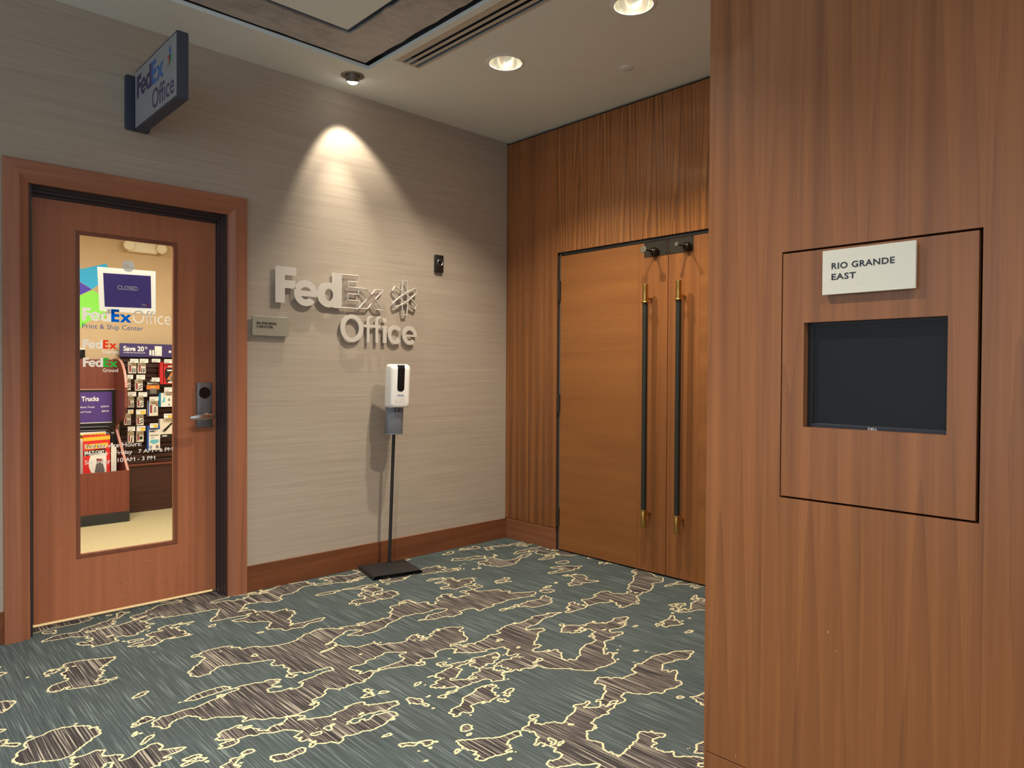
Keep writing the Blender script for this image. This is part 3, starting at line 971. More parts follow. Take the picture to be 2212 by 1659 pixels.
tag(part('trim_3', fr, 'gap_black', None), 'dark recessed frame of the walnut double doors', 'door frame', kind='structure')
tag(part('trim_4', MB().box(0.010, 0.05, BY0 - 0.0205, BY0 - 0.0275, 0.0, BZT - 0.014), 'taupe_metal', None), 'thin light strip in the gap on the hinge side of the double doors', 'door strip', kind='structure')

# ------------------------------------------------------------------ ceiling fittings
def downlight(x, y, label, group, power, color=C_DOWN):
    t = thing('recessed_downlight', label, 'ceiling light', (x, y, H), group=group)
    part('trim_ring', MB().lathe([(RAP - 0.004, 0.002), (RAP - 0.004, -0.004), (RAP + 0.014, -0.004), (RAP + 0.020, 0.0), (RAP + 0.020, 0.0005)], (x, y, H), (0, 0, 1), 40), 'ceiling_paint', t, 0, True)
    part('reflector', MB().lathe([(RAP - 0.004, -0.003), (RAP - 0.006, 0.010), (0.092, 0.05), (0.072, 0.085), (0.060, 0.098), (0.060, 0.108)], (x, y, H), (0, 0, 1), 40), 'reflector', t, 0, True, 'bright conical reflector')
    part('lamp', MB().lathe([(0.0, 0.1005), (0.045, 0.1005), (0.052, 0.102), (0.058, 0.108), (0.0, 0.109)], (x, y, H), (0, 0, 1), 32), 'lamp_lens', t, 0, True, 'glowing lamp')
    lo = lamp('downlight_lamp', 'AREA', (0, 0, 0.097), power, color, 0.085)
    lo.parent = t
    return t
downlight(*DLS[0], 'round recessed downlight nearest the corner of the walls', 'recessed downlights', P_DOWN)
downlight(*DLS[1], 'round recessed downlight at the top edge of the photo', 'recessed downlights', P_DOWN)
for (x, y), w_ in zip(HALL, ('before the glazed door', 'left of the camera', 'over the near wood wall, added fill', 'behind the camera, added fill')):
    downlight(x, y, 'round recessed downlight in the hall ceiling, ' + w_, 'hall downlights', P_HALL * (0.25 if w_.startswith('over') else 1.0), C_HALL)

# aimed spot beside the concrete band
ax_ = Vector((0.1795, 0.297, -0.9378)).normalized()
sx, sy = SPOT_C
t = thing('aimable_spotlight', 'small adjustable spotlight aimed at the lettering wall', 'ceiling light', (sx, sy, H))
part('trim_ring', MB().lathe([(0.050, 0.01), (0.050, -0.001), (0.060, -0.004), (0.076, -0.003), (0.080, 0.0), (0.080, 0.001)], (sx, sy, H), (0, 0, 1), 36), 'taupe_metal', t, 0, True)
o_ = Vector((sx, sy, H + 0.02))
part('lamp_barrel', MB().lathe([(0.045, -0.03), (0.046, 0.05), (0.044, 0.055), (0.039, 0.055), (0.038, 0.047)], o_, ax_, 32), 'taupe_metal', t, 0, True)
part('lamp', MB().lathe([(0.0, 0.076), (0.016, 0.074), (0.029, 0.067), (0.037, 0.056), (0.038, 0.046), (0.0, 0.045)], o_, ax_, 28), 'spot_lens', t, 0, True, 'glowing lens')
part('housing', MB().lathe([(0.066, 0.025), (0.066, 0.20), (0.0, 0.2)], (sx, sy, H), (0, 0, 1), 28), 'shadow_black', t)
p_ = o_ + ax_ * 0.100
lo = lamp('spot_lamp', 'SPOT', p_ - Vector((sx, sy, H)), P_SPOT, C_SPOT, 0.02, ax_, spot_size=math.radians(74), blend=0.45)
lo.parent = t
lo = lamp('spot_beam', 'SPOT', p_ - Vector((sx, sy, H)), P_BEAM, C_SPOT, 0.02, (0.05, 0.165, -0.985), spot_size=math.radians(46), blend=1.0)
lo.parent = t

# slot diffuser
t = thing('slot_diffuser', 'long white ceiling air slot with three dark openings', 'air vent', (-1.56, -2.6, H))
part('frame', MB().box(-1.655, -1.607, -4.6, -0.690, H + 0.002, H + 0.010).box(-1.655, -1.652, -4.6, -0.690, H - 0.002, H + 0.01)
     .box(-1.607, -1.462, -0.706, -0.690, H, H + 0.010), 'slot_white', t)
ys0, ys1 = -4.6, -0.706
part('backing', MB().box(-1.655, -1.462, ys0, -0.690, H + 0.056, H + 0.064), 'slot_dark', t)
for x0_, x1_ in ((-1.607, -1.605), (-1.580, -1.557), (-1.531, -1.508), (-1.480, -1.462)):
    part('slat', MB().box(x0_, x1_, ys0, ys1, H - 0.001, H + 0.0012), 'slot_white', t)

# concealed sprinkler cap
tag(part('sprinkler_cap', MB().lathe([(0.0, -0.006), (0.040, -0.006), (0.043, -0.004), (0.043, 0.0)], (-0.484, -1.668, H), (0, 0, 1), 36), 'ceiling_paint', None, 0, True),
    'flat round cover plate on the ceiling by the wood wall', 'sprinkler cover')

# ------------------------------------------------------------------ projecting blade sign
bx0, bx1, byn, byf, bzt, bzb = -3.025, -2.961, -0.748, -0.050, 3.204, 2.859
t = thing('projecting_sign', 'dark blue framed blade sign projecting from the wall above the door', 'sign', (-2.993, 0, 3.03))
part('sign_case', MB().box(bx0 + 0.003, bx1 - 0.003, byn, byf, bzb, bzt), 'sign_navy', t, 0.004, False, 'dark blue sign case')
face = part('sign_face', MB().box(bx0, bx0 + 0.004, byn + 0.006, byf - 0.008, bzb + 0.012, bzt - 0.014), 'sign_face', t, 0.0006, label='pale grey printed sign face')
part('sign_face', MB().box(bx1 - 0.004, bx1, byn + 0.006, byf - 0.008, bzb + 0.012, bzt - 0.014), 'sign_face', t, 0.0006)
part('wall_bracket', MB().prism([(-3.058, 2.868), (-2.945, 2.868), (-2.935, 2.878), (-2.935, 3.175), (-2.945, 3.185), (-3.058, 3.185), (-3.068, 3.175), (-3.068, 2.878)], 'y', -0.022, -0.0005)
     .box(-3.015, -2.971, -0.052, -0.022, 2.90, 3.15), 'sign_navy', t, 0.002)
for zz in (2.895, 3.158):
    part('bolt', MB().cyl((-3.052, -0.027, zz), (-3.052, -0.021, zz), 0.006, n=10), 'sign_navy', t)
lay('lettering', fed_mesh(), 'sign_purple', 'B', -0.092, -0.352, 3.028, 3.157, bx0 + 0.0002, 0.0008, face)
lay('lettering', ex_mesh(), 'sign_blue', 'B', -0.354, -0.552, 3.028, 3.157, bx0 + 0.0002, 0.0008, face)
words('lettering', 'Office', 'sign_purple', 'B', -0.362, -0.715, 2.893, 3.003, bx0 + 0.0002, face, 0.008)
def flat_poly(name, pts, mat, plane, depth, thick, parent):
    """polygon given directly in wall coordinates"""
    mb = MB()
    if plane == 'A':
        mb.prism(pts, 'y', depth - thick, depth)
    else:
        mb.prism(pts, 'x', depth - thick, depth)
    return part(name, mb, mat, parent)
def emblem(parent, cy, cz, s, plane, depth, cols):
    """small four-colour asterisk emblem"""
    sg = -1 if plane == 'B' else 1
    def q(*p):
        return [(cy + sg * a * s, cz + b * s) for a, b in p]
    flat_poly('emblem', q((-.12, .15), (-.30, 1.0), (-.02, .55), (.35, .95), (.22, .1), (.02, -.05)), cols[0], plane, depth, 0.0008, parent)
    flat_poly('emblem', q((-.13, .14), (-.62, .25), (-.55, .0), (-.28, -.05), (-.62, -.8), (-.20, -.5), (.0, -.08)), cols[1], plane, depth, 0.0008, parent)
    flat_poly('emblem', q((.0, -.10), (-.18, -.85), (.20, -.55), (.62, -.55), (.45, -.25), (.70, .1), (.24, .09)), cols[2], plane, depth, 0.0008, parent)
    flat_poly('emblem', q((-.10, .12), (.22, .08), (.0, -.62)), cols[3], plane, depth + (-0.0006), 0.0008, parent)
emblem(face, -0.652, 3.097, 0.062, 'B', bx0 + 0.0002, ('sign_blue', 'sign_red', 'sign_green', 'ink'))

# ------------------------------------------------------------------ raised wall lettering
YL, TL = -0.020, 0.009
lab = thing('raised_lettering', 'brushed metal letters FedEx raised on the grasscloth wall', 'wall lettering', (-1.73, 0, 2.04))
def letter(glyph, mat, x0, x1, z0, z1, parent, label=None, yb=YL, th=TL):
    return lay('letter', curve_mesh(glyph, 0.01), mat, 'A', x0, x1, z0, z1, yb, th, parent, label)
sx_ = 0.997
letter(F_glyph(), 'nickel', -2.156, -2.005, 1.925, 2.172, lab)
letter(e_glyph(), 'nickel', -2.022, -1.847, 1.914, 2.094, lab)
letter(d_glyph(), 'nickel', -1.848, -1.657, 1.917, 2.169, lab)
def outline_letter(pts, name, parent, r=0.0032):
    mb = MB()
    n = len(pts)
    for i in range(n):
        a, b = pts[i], pts[(i + 1) % n]
        mb.cyl((a[0], YL - TL, a[1]), (b[0], YL - TL, b[1]), r, n=8)
        mb.cyl((a[0], YL, a[1]), (b[0], YL, b[1]), r * 0.7, n=6)
        mb.add([(a[0], YL, a[1]), (b[0], YL, b[1]), (b[0], YL - TL, b[1]), (a[0], YL - TL, a[1])], [(0, 1, 2, 3)])
    o = part(name, mb, 'nickel', parent, 0, True, 'open outline letter with metal rim')
    me_ = curve_mesh([pts], 0.001)
    off = OFF[parent]
    for v in me_.vertices:
        v.co = Vector((v.co.x, YL - TL * 0.6 + v.co.z, v.co.y)) - off
    finish(me_, 'acrylic', 0, False)
    link('clear_insert', me_, o)
    return o
E_pts = [(-1.657, 1.924), (-1.657, 2.162), (-1.519, 2.165), (-1.519, 2.119), (-1.604, 2.117), (-1.604, 2.076), (-1.516, 2.076), (-1.516, 2.029), (-1.604, 2.027), (-1.604, 1.981), (-1.514, 1.981), (-1.514, 1.924)]
x_pts = [(-1.512, 2.077), (-1.451, 2.076), (-1.406, 2.037), (-1.371, 2.077), (-1.300, 2.077), (-1.372, 2.006), (-1.305, 1.927), (-1.374, 1.929), (-1.405, 1.970), (-1.439, 1.929), (-1.511, 1.928), (-1.444, 2.005)]
outline_letter(E_pts, 'letter', lab)
outline_letter(x_pts, 'letter', lab)
for px_, pz_ in ((-2.12, 2.14), (-2.12, 1.95), (-1.985, 2.0), (-1.83, 2.0), (-1.69, 2.14), (-1.69, 1.95), (-1.63, 2.14), (-1.63, 1.95), (-1.34, 2.06), (-1.34, 1.94)):
    part('standoff_pin', MB().cyl((px_, -0.0005, pz_), (px_, YL + 0.002, pz_), 0.004, n=10), 'nickel', lab)
# emblem: three crossing lens-shaped outlines
em = thing('raised_emblem', 'open metal asterisk emblem of crossing bands right of the lettering', 'wall emblem', (-1.105, 0, 2.036))
for rot in (0, 60, 120):
    pts = []
    for s__ in (-1, 1):
        for i in range(9):
            t_ = -1 + 2 * i / 8
            if s__ == 1:
                t_ = -t_
            a = s__ * (0.018 + 0.013 * (1 - t_ * t_))
            b = t_ * 0.132 * (1.0 if rot == 0 else 0.98)
            cr, sr = math.cos(math.radians(rot)), math.sin(math.radians(rot))
            pts.append((-1.105 + (a * cr - b * sr) * 0.92, 2.036 + a * sr + b * cr))
    mb = MB()
    yy = YL - TL - 0.001 * rot / 60
    mb.tube([(p[0], yy, p[1]) for p in pts], 0.0045, 8, True)
    mb.tube([(p[0], YL, p[1]) for p in pts], 0.003, 6, True)
    n = len(pts)
    mb.add([(p[0], yy, p[1]) for p in pts] + [(p[0], YL, p[1]) for p in pts], [(i, (i + 1) % n, n + (i + 1) % n, n + i) for i in range(n)])
    bd = part('band_outline', mb, 'nickel', em, 0, True)
for a in (90, 210, 330):
    px_, pz_ = -1.105 + 0.1 * math.cos(math.radians(a)) * 0.92, 2.036 + 0.1 * math.sin(math.radians(a))
    part('standoff_pin', MB().cyl((px_, -0.0005, pz_), (px_, YL + 0.002, pz_), 0.004, n=10), 'nickel', em)
# Office
of = thing('raised_lettering', 'thinner brushed metal letters Office mounted under the bold word', 'wall lettering', (-1.33, 0, 1.77))
letter([circle(0, 0, 0.095, 48, 0.102), circle(0, 0, 0.0585, 40, 0.0715)], 'nickel', -1.664, -1.474, 1.677, 1.880, of)
def f_glyph():
    o_ = arc(0.115, 0.80, 0.115, 180, 70, 12, 0.20)
    i_ = arc(0.125, 0.80, 0.055, 75, 180, 10, 0.125)
    return [[(0, 0), (0, .555), (-.075, .555), (-.075, .655), (0, .655)] + o_ + i_ + [(.07, .655), (.15, .655), (.15, .555), (.07, .555), (.07, 0)]]
letter(f_glyph(), 'nickel', -1.470, -1.394, 1.681, 1.880, of)
letter(f_glyph(), 'nickel', -1.396, -1.316, 1.681, 1.882, of)
il = letter([[(0, 0), (0, .62), (-.10, .62), (-.10, .70), (.18, .70), (.18, 0)]], 'nickel', -1.322, -1.271, 1.681, 1.811, of)
letter([[(0, 0), (0, 1), (1, 1), (1, 0)]], 'nickel', -1.304, -1.272, 1.838, 1.870, il)
letter([arc(0, 0, 0.5, 38, 322, 40, 0.54) + arc(0, 0, 0.27, 322, 38, 30, 0.32)], 'nickel', -1.259, -1.140, 1.675, 1.819, of)
letter(e_glyph(0.36, 0.20, 0.085, ry=0.39, end=-40), 'nickel', -1.125, -0.990, 1.674, 1.820, of)
for px_, pz_ in ((-1.648, 1.78), (-1.49, 1.78), (-1.43, 1.70), (-1.355, 1.70), (-1.288, 1.70), (-1.24, 1.747), (-1.107, 1.747)):
    part('standoff_pin', MB().cyl((px_, -0.0005, pz_), (px_, YL + 0.002, pz_), 0.004, n=10), 'nickel', of)

# ------------------------------------------------------------------ plaques and the little black device
pq = thing('room_plaque', 'small grey metal plaque reading BUSINESS CENTER beside the door casing', 'plaque', (-2.185, 0, 1.76))
bp = part('plate', MB().box(-2.312, -2.058, -0.026, -0.014, 1.697, 1.826), 'plaque_grey', pq, 0.0012)
part('mounting_pad', MB().box(-2.29, -2.08, -0.014, -0.0005, 1.72, 1.80), 'black_plastic', pq)
words('lettering', 'BUSINESS', 'ink_black', 'A', -2.284, -2.146, 1.772, 1.788, -0.0258, bp, 0.018, 0.0014)
words('lettering', 'CENTER', 'ink_black', 'A', -2.284, -2.169, 1.748, 1.765, -0.0258, bp, 0.018, 0.0014)
br = MB()
rnd = random.Random(2)
for i in range(9):
    for j in range(3):
        for k2_ in range(2):
            if rnd.random() < 0.5:
                br.lathe([(0.0, -0.0008), (0.0007, -0.0005), (0.0008, 0.0)], (-2.282 + i * 0.0085 + k2_ * 0.003, -0.026, 1.739 - j * 0.003), (0, 1, 0), 6)
part('braille_dots', br, 'plaque_grey', bp)

rp = thing('room_plaque', 'champagne metal plaque reading RIO GRANDE EAST on the near wood wall', 'plaque', (XC, -3.81, 1.755))
xp = XC - 0.019
bp = part('plate', MB().box(xp, xp + 0.010, -3.6895, -3.939, 1.688, 1.8175), 'champagne', rp, 0.0008)
part('mounting_pad', MB().box(xp + 0.010, XC - 0.0003, -3.715, -3.915, 1.71, 1.795), 'black_plastic', rp)
words('lettering', 'RIO GRANDE', 'ink', 'B', -3.7165, -3.8865, 1.7615, 1.7795, xp + 0.0002, bp, 0.014, 0.0014, 1.08)
words('lettering', 'EAST', 'ink', 'B', -3.7165, -3.7845, 1.7300, 1.7480, xp + 0.0002, bp, 0.014, 0.0014, 1.08)
br = MB()
for i in range(14):
    if i in (3, 4, 9):
        continue
    for j in range(3):
        for k2_ in range(2):
            if rnd.random() < 0.5:
                br.lathe([(0.0, -0.0007), (0.0006, -0.0004), (0.0008, 0.0)], (xp, -3.718 - i * 0.0066 - k2_ * 0.0022, 1.7165 - j * 0.0022), (1, 0, 0), 6)
part('braille_dots', br, 'champagne', bp)

dv = thing('wall_sensor', 'small black wall device with a round ringed button above the dispenser', 'sensor', (-0.765, 0, 2.34))
part('body', MB().box(-0.806, -0.722, -0.026, -0.0005, 2.268, 2.410), 'black_plastic', dv, 0.007, True)
part('ring', MB().lathe([(0.021, -0.002), (0.024, -0.004), (0.027, -0.002), (0.027, 0.001), (0.021, 0.001)], (-0.762, -0.026, 2.348), (0, 1, 0), 28, True), 'steel', dv, 0, True)
part('button', MB().lathe([(0.0, -0.004), (0.012, -0.003), (0.018, 0.0), (0.018, 0.002)], (-0.762, -0.026, 2.348), (0, 1, 0), 24), 'black_gloss', dv, 0, True)

# ------------------------------------------------------------------ display in the near wall
ds = thing('display_screen', 'switched off black monitor recessed in the walnut access panel', 'monitor', (XC + 0.05, -3.82, 1.294))
xs_ = XC + 0.032
part('bezel', MB().box(xs_, xs_ + 0.02, SY1, SY0 - 0.012 + 0.014, SZ1 - 0.008, SZ1 + 0.01).box(xs_, xs_ + 0.02, SY0 - 0.016, SY0 + 0.012, SZ0 - 0.0, SZ1 - 0.008)
     .box(xs_, xs_ + 0.02, SY1 - 0.01, SY1 + 0.0005, SZ0, SZ1 - 0.008), 'black_plastic', ds, 0.0006)
ch = part('chin', MB().box(xs_ - 0.004, xs_ + 0.02, SY1 - 0.01, SY0 + 0.006, SZ0 - 0.02, SZ0 + 0.012), 'screen_bezel', ds, 0.0016)
part('panel', MB().box(xs_ + 0.003, xs_ + 0.018, SY1, SY0 - 0.014, SZ0 + 0.010, SZ1 - 0.006), 'screen_glass', ds, label='dark glass screen panel')
words('lettering', 'DELL', 'nickel', 'B', -3.806, -3.832, SZ0 - 0.001, SZ0 + 0.0072, xs_ - 0.0038, ch, 0.02, 0.0010)

# ------------------------------------------------------------------ hand sanitizer stand (built in local coordinates, front = -Y)
ROT = math.radians(-12.8)
st = thing('sanitizer_stand', 'white hand sanitizer dispenser on a black floor pole stand', 'sanitizer stand', (-1.372, -0.236, 0.0), ROT)
LEAN = 0.033
def lean(mb):
    mb.v = [(x_ + LEAN * max(0.0, z_ - 0.03), y_, z_) for x_, y_, z_ in mb.v]
    return mb
def chan():
    w, t_, h_, r_ = 0.184, 0.003, 0.031, 0.016
    o_ = [(-w, 0.0)] + [(-w + r_ + r_ * math.cos(a), h_ - r_ + r_ * math.sin(a)) for a in [math.pi - i * math.pi / 12 for i in range(7)]] + \
         [(w - r_ + r_ * math.cos(a), h_ - r_ + r_ * math.sin(a)) for a in [math.pi / 2 - i * math.pi / 12 for i in range(7)]] + [(w, 0.0)]
    i_ = [(w - t_, 0.0)] + [(w - r_ + (r_ - t_) * math.cos(a), h_ - r_ + (r_ - t_) * math.sin(a)) for a in [i * math.pi / 12 for i in range(7)]] + \
         [(-w + r_ + (r_ - t_) * math.cos(a), h_ - r_ + (r_ - t_) * math.sin(a)) for a in [math.pi / 2 + i * math.pi / 12 for i in range(7)]] + [(-w + t_, 0.0)]
    n = len(o_)
    mb = MB()
    for y_ in (-0.165, 0.165):
        mb.add([(p[0], y_, p[1]) for p in o_] + [(p[0], y_, p[1]) for p in reversed(i_)], [(i, i + 1, n + i + 1, n + i) for i in range(n - 1)])
    k0 = 2 * n
    f2 = []
    for i in range(n - 1):
        f2.append((i, k0 + i, k0 + i + 1, i + 1))
        f2.append((n + i, n + i + 1, k0 + n + i + 1, k0 + n + i))
    f2.append((0, n, k0 + n, k0)); f2.append((n - 1, k0 + n - 1, k0 + 2 * n - 1, 2 * n - 1))
    mb.f += f2
    return mb
part('base', chan(), 'black_metal', st, 0, True, 'bent black steel base plate')
PXL, PYL = 0.036, 0.112
part('pole', lean(MB().cyl((PXL, PYL, 0.028), (PXL, PYL, 1.30), 0.0125, n=20)), 'black_metal', st, 0, True, 'slim black pole')
part('pole_foot', MB().lathe([(0.013, 0.005), (0.016, 0.004), (0.018, 0.0)], (PXL, PYL, 0.031), (0, 0, 1), 20), 'black_metal', st, 0, True)
part('back_plate', lean(MB().box(PXL - 0.055, PXL + 0.055, PYL - 0.018, PYL - 0.013, 1.02, 1.46)), 'grey_plastic', st, 0.001)
# dispenser body: rounded shell
bx_, yb_ = PXL - 0.004, PYL - 0.018
z0_, z1_, hw, dep = 1.196, 1.520, 0.082, 0.100
shell = MB()
def rrect(hw_, za, zb, r_, n=6):
    out = []
    for cx_, cz_, a0 in ((hw_ - r_, zb - r_, 0), (-hw_ + r_, zb - r_, 90), (-hw_ + r_, za + r_, 180), (hw_ - r_, za + r_, 270)):
        for i in range(n + 1):
            a = math.radians(a0 + 90 * i / n)
            out.append((cx_ + r_ * math.cos(a), cz_ + r_ * math.sin(a)))
    return out
layers = [(yb_, hw, z0_, z1_, 0.022), (yb_ - 0.045, hw, z0_, z1_, 0.022), (yb_ - 0.082, hw - 0.006, z0_ + 0.003, z1_ - 0.008, 0.022),
          (yb_ - 0.096, hw - 0.016, z0_ + 0.010, z1_ - 0.022, 0.020), (yb_ - dep, hw - 0.026, z0_ + 0.020, z1_ - 0.040, 0.018)]
rings = [[(bx_ + a, y_, z_) for a, z_ in rrect(h_, za, zb, r_)] for y_, h_, za, zb, r_ in layers]
n = len(rings[0])
vs_ = [p for r_ in rings for p in r_]
fs_ = [tuple(range(n)), tuple(range((len(rings) - 1) * n, len(rings) * n))]
for j in range(len(rings) - 1):
    for i in range(n):
        fs_.append((j * n + i, j * n + (i + 1) % n, (j + 1) * n + (i + 1) % n, (j + 1) * n + i))
shell.add(vs_, fs_)
body = part('dispenser_body', lean(shell), 'white_plastic', st, 0, True, 'glossy white dispenser shell')
yf = yb_ - dep
win = [(bx_ + a, z_) for a, z_ in rrect(0.0275, 1.318, 1.476, 0.024, 6)]
win = [p if p[1] < 1.42 else (bx_ + (0.0275 if p[0] > bx_ else -0.0275), 1.488) for p in win]
seen = []
for p in win:
    if not seen or (abs(seen[-1][0] - p[0]) + abs(seen[-1][1] - p[1])) > 1e-5:
        seen.append(p)
part('level_window', lean(MB().prism(seen, 'y', yf - 0.002, yf + 0.008)), 'black_gloss', body, 0.001, True, 'black level window')
part('lock_tab', lean(MB().box(bx_ - 0.0275, bx_ + 0.0275, yf + 0.001, yf + 0.03, 1.484, 1.513)), 'black_plastic', body, 0.004, True)
part('sensor_eye', lean(MB().lathe([(0.0, -0.0012), (0.003, -0.001), (0.0035, 0.0), (0.0035, 0.001)], (bx_ - 0.030, yf, 1.243), (0, 1, 0), 12)), 'ink_black', body)
def words_local(name, s, mat, x0, x1, za, zb, y_, parent, weight):
    me_ = text_mesh(s, weight, 0.01)
    xs = [v.co.x for v in me_.vertices]; ys = [v.co.y for v in me_.vertices]; zs = [v.co.z for v in me_.vertices]
    for v in me_.vertices:
        X_ = x0 + (v.co.x - min(xs)) / (max(xs) - min(xs)) * (x1 - x0)
        Z_ = za + (v.co.y - min(ys)) / (max(ys) - min(ys)) * (zb - za)
        v.co = (X_ + LEAN * (Z_ - 0.03), y_ - (0.0006 if v.co.z > 0 else -0.0006), Z_)
    finish(me_, mat, 0, False)
    return link(name, me_, parent)
words_local('lettering', 'ECOLAB', 'logo_blue', bx_ - 0.023, bx_ + 0.025, 1.284, 1.295, yf, body, 0.03)
part('print_mark', lean(MB().box(bx_ - 0.002, bx_ + 0.008, yf - 0.0005, yf + 0.001, 1.2435, 1.2455).box(bx_ - 0.008, bx_ + 0.004, yf - 0.0005, yf + 0.001, 1.2355, 1.2375)), 'tag_print', body)
# drip tray
tray = MB()
w0, w1 = 0.064, 0.064
pts = [(-w0, yb_ + 0.004), (w0, yb_ + 0.004), (w0, yb_ - 0.035)] + [(w0 * math.cos(a), yb_ - 0.035 - 0.032 * math.sin(a)) for a in [i * math.pi / 12 for i in range(1, 12)]] + [(-w0, yb_ - 0.035)]
tray.prism([(bx_ + p[0] - 0.012, p[1]) for p in pts], 'z', 1.006, 1.200)
dt = part('drip_tray', lean(tray), 'grey_plastic', st, 0.002, True, 'grey curved drip tray under the dispenser')
tl = MB().prism([(bx_ + p[0] * 1.04 - 0.012, p[1] - (0.004 if p[1] < yb_ - 0.02 else 0)) for p in pts], 'z', 1.000, 1.008)
part('tray_lip', lean(tl), 'grey_plastic', dt, 0.001, True)
yy = yb_ - 0.066
part('tray_slot', lean(MB().box(bx_ - 0.030, bx_ - 0.026, yy - 0.003, yy + 0.006, 1.165, 1.197).box(bx_ + 0.002, bx_ + 0.006, yy - 0.003, yy + 0.006, 1.165, 1.197)
     .box(bx_ - 0.022, bx_ - 0.017, yy - 0.003, yy + 0.006, 1.166, 1.171).box(bx_ - 0.010, bx_ - 0.005, yy - 0.003, yy + 0.006, 1.166, 1.171)), 'ink_black', dt)

# ------------------------------------------------------------------ the shop behind the glass
YW = 3.44
struct('wall_shop_back', MB().box(-5.0, -0.3, YW, YW + 0.1, 0, 3.1), 'shop_wall', 'tan painted wall at the back of the shop', 'wall')
struct('wall_shop_left', MB().box(-5.1, -5.0, 0.19, YW, 0, 3.1), 'shop_wall', 'tan painted side wall of the shop left of the door', 'wall')
struct('wall_shop_right', MB().box(-0.4, -0.3, 0.19, YW, 0, 3.1), 'shop_wall', 'tan painted side wall of the shop right of the door', 'wall')
struct('ceiling_shop', MB().box(-5.1, -0.3, 0.19, YW + 0.1, 3.0, 3.1), 'shop_ceiling', 'white ceiling of the shop behind the glass', 'ceiling')

# emergency light
t = thing('emergency_light', 'cream twin-head emergency light high on the shop wall', 'emergency light', (-1.99, YW, 2.74))
part('housing', MB().box(-2.13, -1.86, YW - 0.085, YW - 0.0005, 2.685, 2.83), 'cream_plastic', t, 0.008, True)
for cx_ in (-2.135, -1.835):
    part('lamp_head', MB().lathe([(0.0, -0.05), (0.045, -0.048), (0.056, -0.036), (0.05, 0.02), (0.03, 0.045), (0.0, 0.05)], (cx_, YW - 0.10, 2.745), (0.25 if cx_ < -2 else -0.1, 0.95, 0.25), 8), 'cream_plastic', t, 0.003)

# big emblem decal on the shop wall
t = thing('wall_decal', 'big blue, purple and green emblem graphic on the shop wall', 'wall decal', (-2.55, YW, 2.25))
yd = YW - 0.0006
flat_poly('decal_panel', [(-2.75, 2.62), (-2.565, 2.62), (-2.548, 2.462), (-2.320, 2.545), (-2.300, 2.50), (-2.345, 2.36), (-2.445, 2.275), (-2.565, 2.350), (-2.75, 2.47)], 'decal_blue', 'A', yd, 0.001, t)
flat_poly('decal_panel', [(-2.75, 2.464), (-2.568, 2.346), (-2.447, 2.273), (-2.568, 2.200), (-2.75, 2.09)], 'decal_purple', 'A', yd, 0.001, t)
flat_poly('decal_panel', [(-2.443, 2.268), (-2.37, 2.225), (-2.30, 2.16), (-2.33, 1.99), (-2.47, 1.96), (-2.58, 1.86), (-2.75, 1.80), (-2.75, 2.084), (-2.566, 2.194)], 'decal_green', 'A', yd, 0.001, t)

# thermostat
t = thing('wall_thermostat', 'small black wall control with a pale top edge at the left of the glass', 'thermostat', (-2.56, YW, 1.63))
part('body', MB().box(-2.63, -2.515, YW - 0.03, YW - 0.0005, 1.585, 1.668), 'black_gloss', t, 0.004, True)
part('cap', MB().box(-2.63, -2.52, YW - 0.031, YW - 0.0005, 1.669, 1.682), 'paper_white', t, 0.002)

# slatwall unit
t = thing('slatwall_display', 'dark wood slatwall unit with plain base panel hung with small packages', 'display unit', (-1.7, 3.38, 0))
part('base_panel', MB().box(-2.20, -1.0, 3.372, 3.435, 0.0, 0.480), 'slat_dark', t, 0.002, label='plain dark wood base panel')
part('ledge', MB().box(-2.20, -1.0, 3.350, 3.435, 0.481, 0.500), 'shop_laminate', t, 0.004)
part('backing', MB().box(-2.20, -1.0, 3.405, 3.435, 0.501, 1.745), 'slot_dark', t)
nsl = 21
for i in range(nsl):
    z_a = 0.503 + i * (1.10 / nsl)
    part('slat', MB().box(-2.20, -1.0, 3.383, 3.404, z_a, z_a + 1.10 / nsl - 0.012), 'slat_dark', t, 0.002)
TAGS = [(-2.161, -2.085, 1.543, 1.583), (-2.072, -1.993, 1.544, 1.585), (-1.958, -1.878, 1.551, 1.587), (-1.838, -1.753, 1.543, 1.585), (-2.188, -2.135, 1.38, 1.422), (-2.104, -2.023, 1.374, 1.421), (-1.959, -1.884, 1.351, 1.394), (-1.838, -1.759, 1.245, 1.293), (-2.184, -2.107, 1.205, 1.25), (-2.085, -2.004, 1.199, 1.245), (-1.981, -1.895, 1.156, 1.198), (-2.184, -2.133, 1.029, 1.072), (-2.107, -2.016, 1.022, 1.07), (-1.843, -1.752, 0.974, 1.019), (-2.184, -2.117, 0.854, 0.9), (-2.103, -2.021, 0.851, 0.901), (-1.978, -1.901, 0.877, 0.924)]
YELLOW = {11, 12, 13, 15, 16}
for i, (x0_, x1_, za, zb) in enumerate(TAGS):
    xm = x0_ + 0.012
    hk = part('peg_hook', MB().tube([(xm, 3.383, zb - 0.012), (xm, 3.26, zb - 0.010), (xm, 3.225, zb - 0.006)], 0.0022, 6), 'steel', t, 0, True)
    tg = part('price_tag', MB().box(x0_, x1_, 3.216, 3.2225, za, zb), 'paper_white', hk, 0.001)
    part('print_mark', MB().box(x0_ + 0.008, x1_ - 0.012, 3.2152, 3.2162, zb - 0.016, zb - 0.012), 'tag_print', hk)
    if i in YELLOW:
        part('print_mark', MB().box(x0_ + (x1_ - x0_) * 0.45, x1_ - 0.004, 3.2152, 3.2162, za + 0.004, zb - 0.018), 'tag_yellow', hk)
    else:
        part('print_mark', MB().box(x0_ + 0.008, x0_ + (x1_ - x0_) * 0.55, 3.2152, 3.2162, za + 0.006, za + 0.014), 'tag_print', hk)

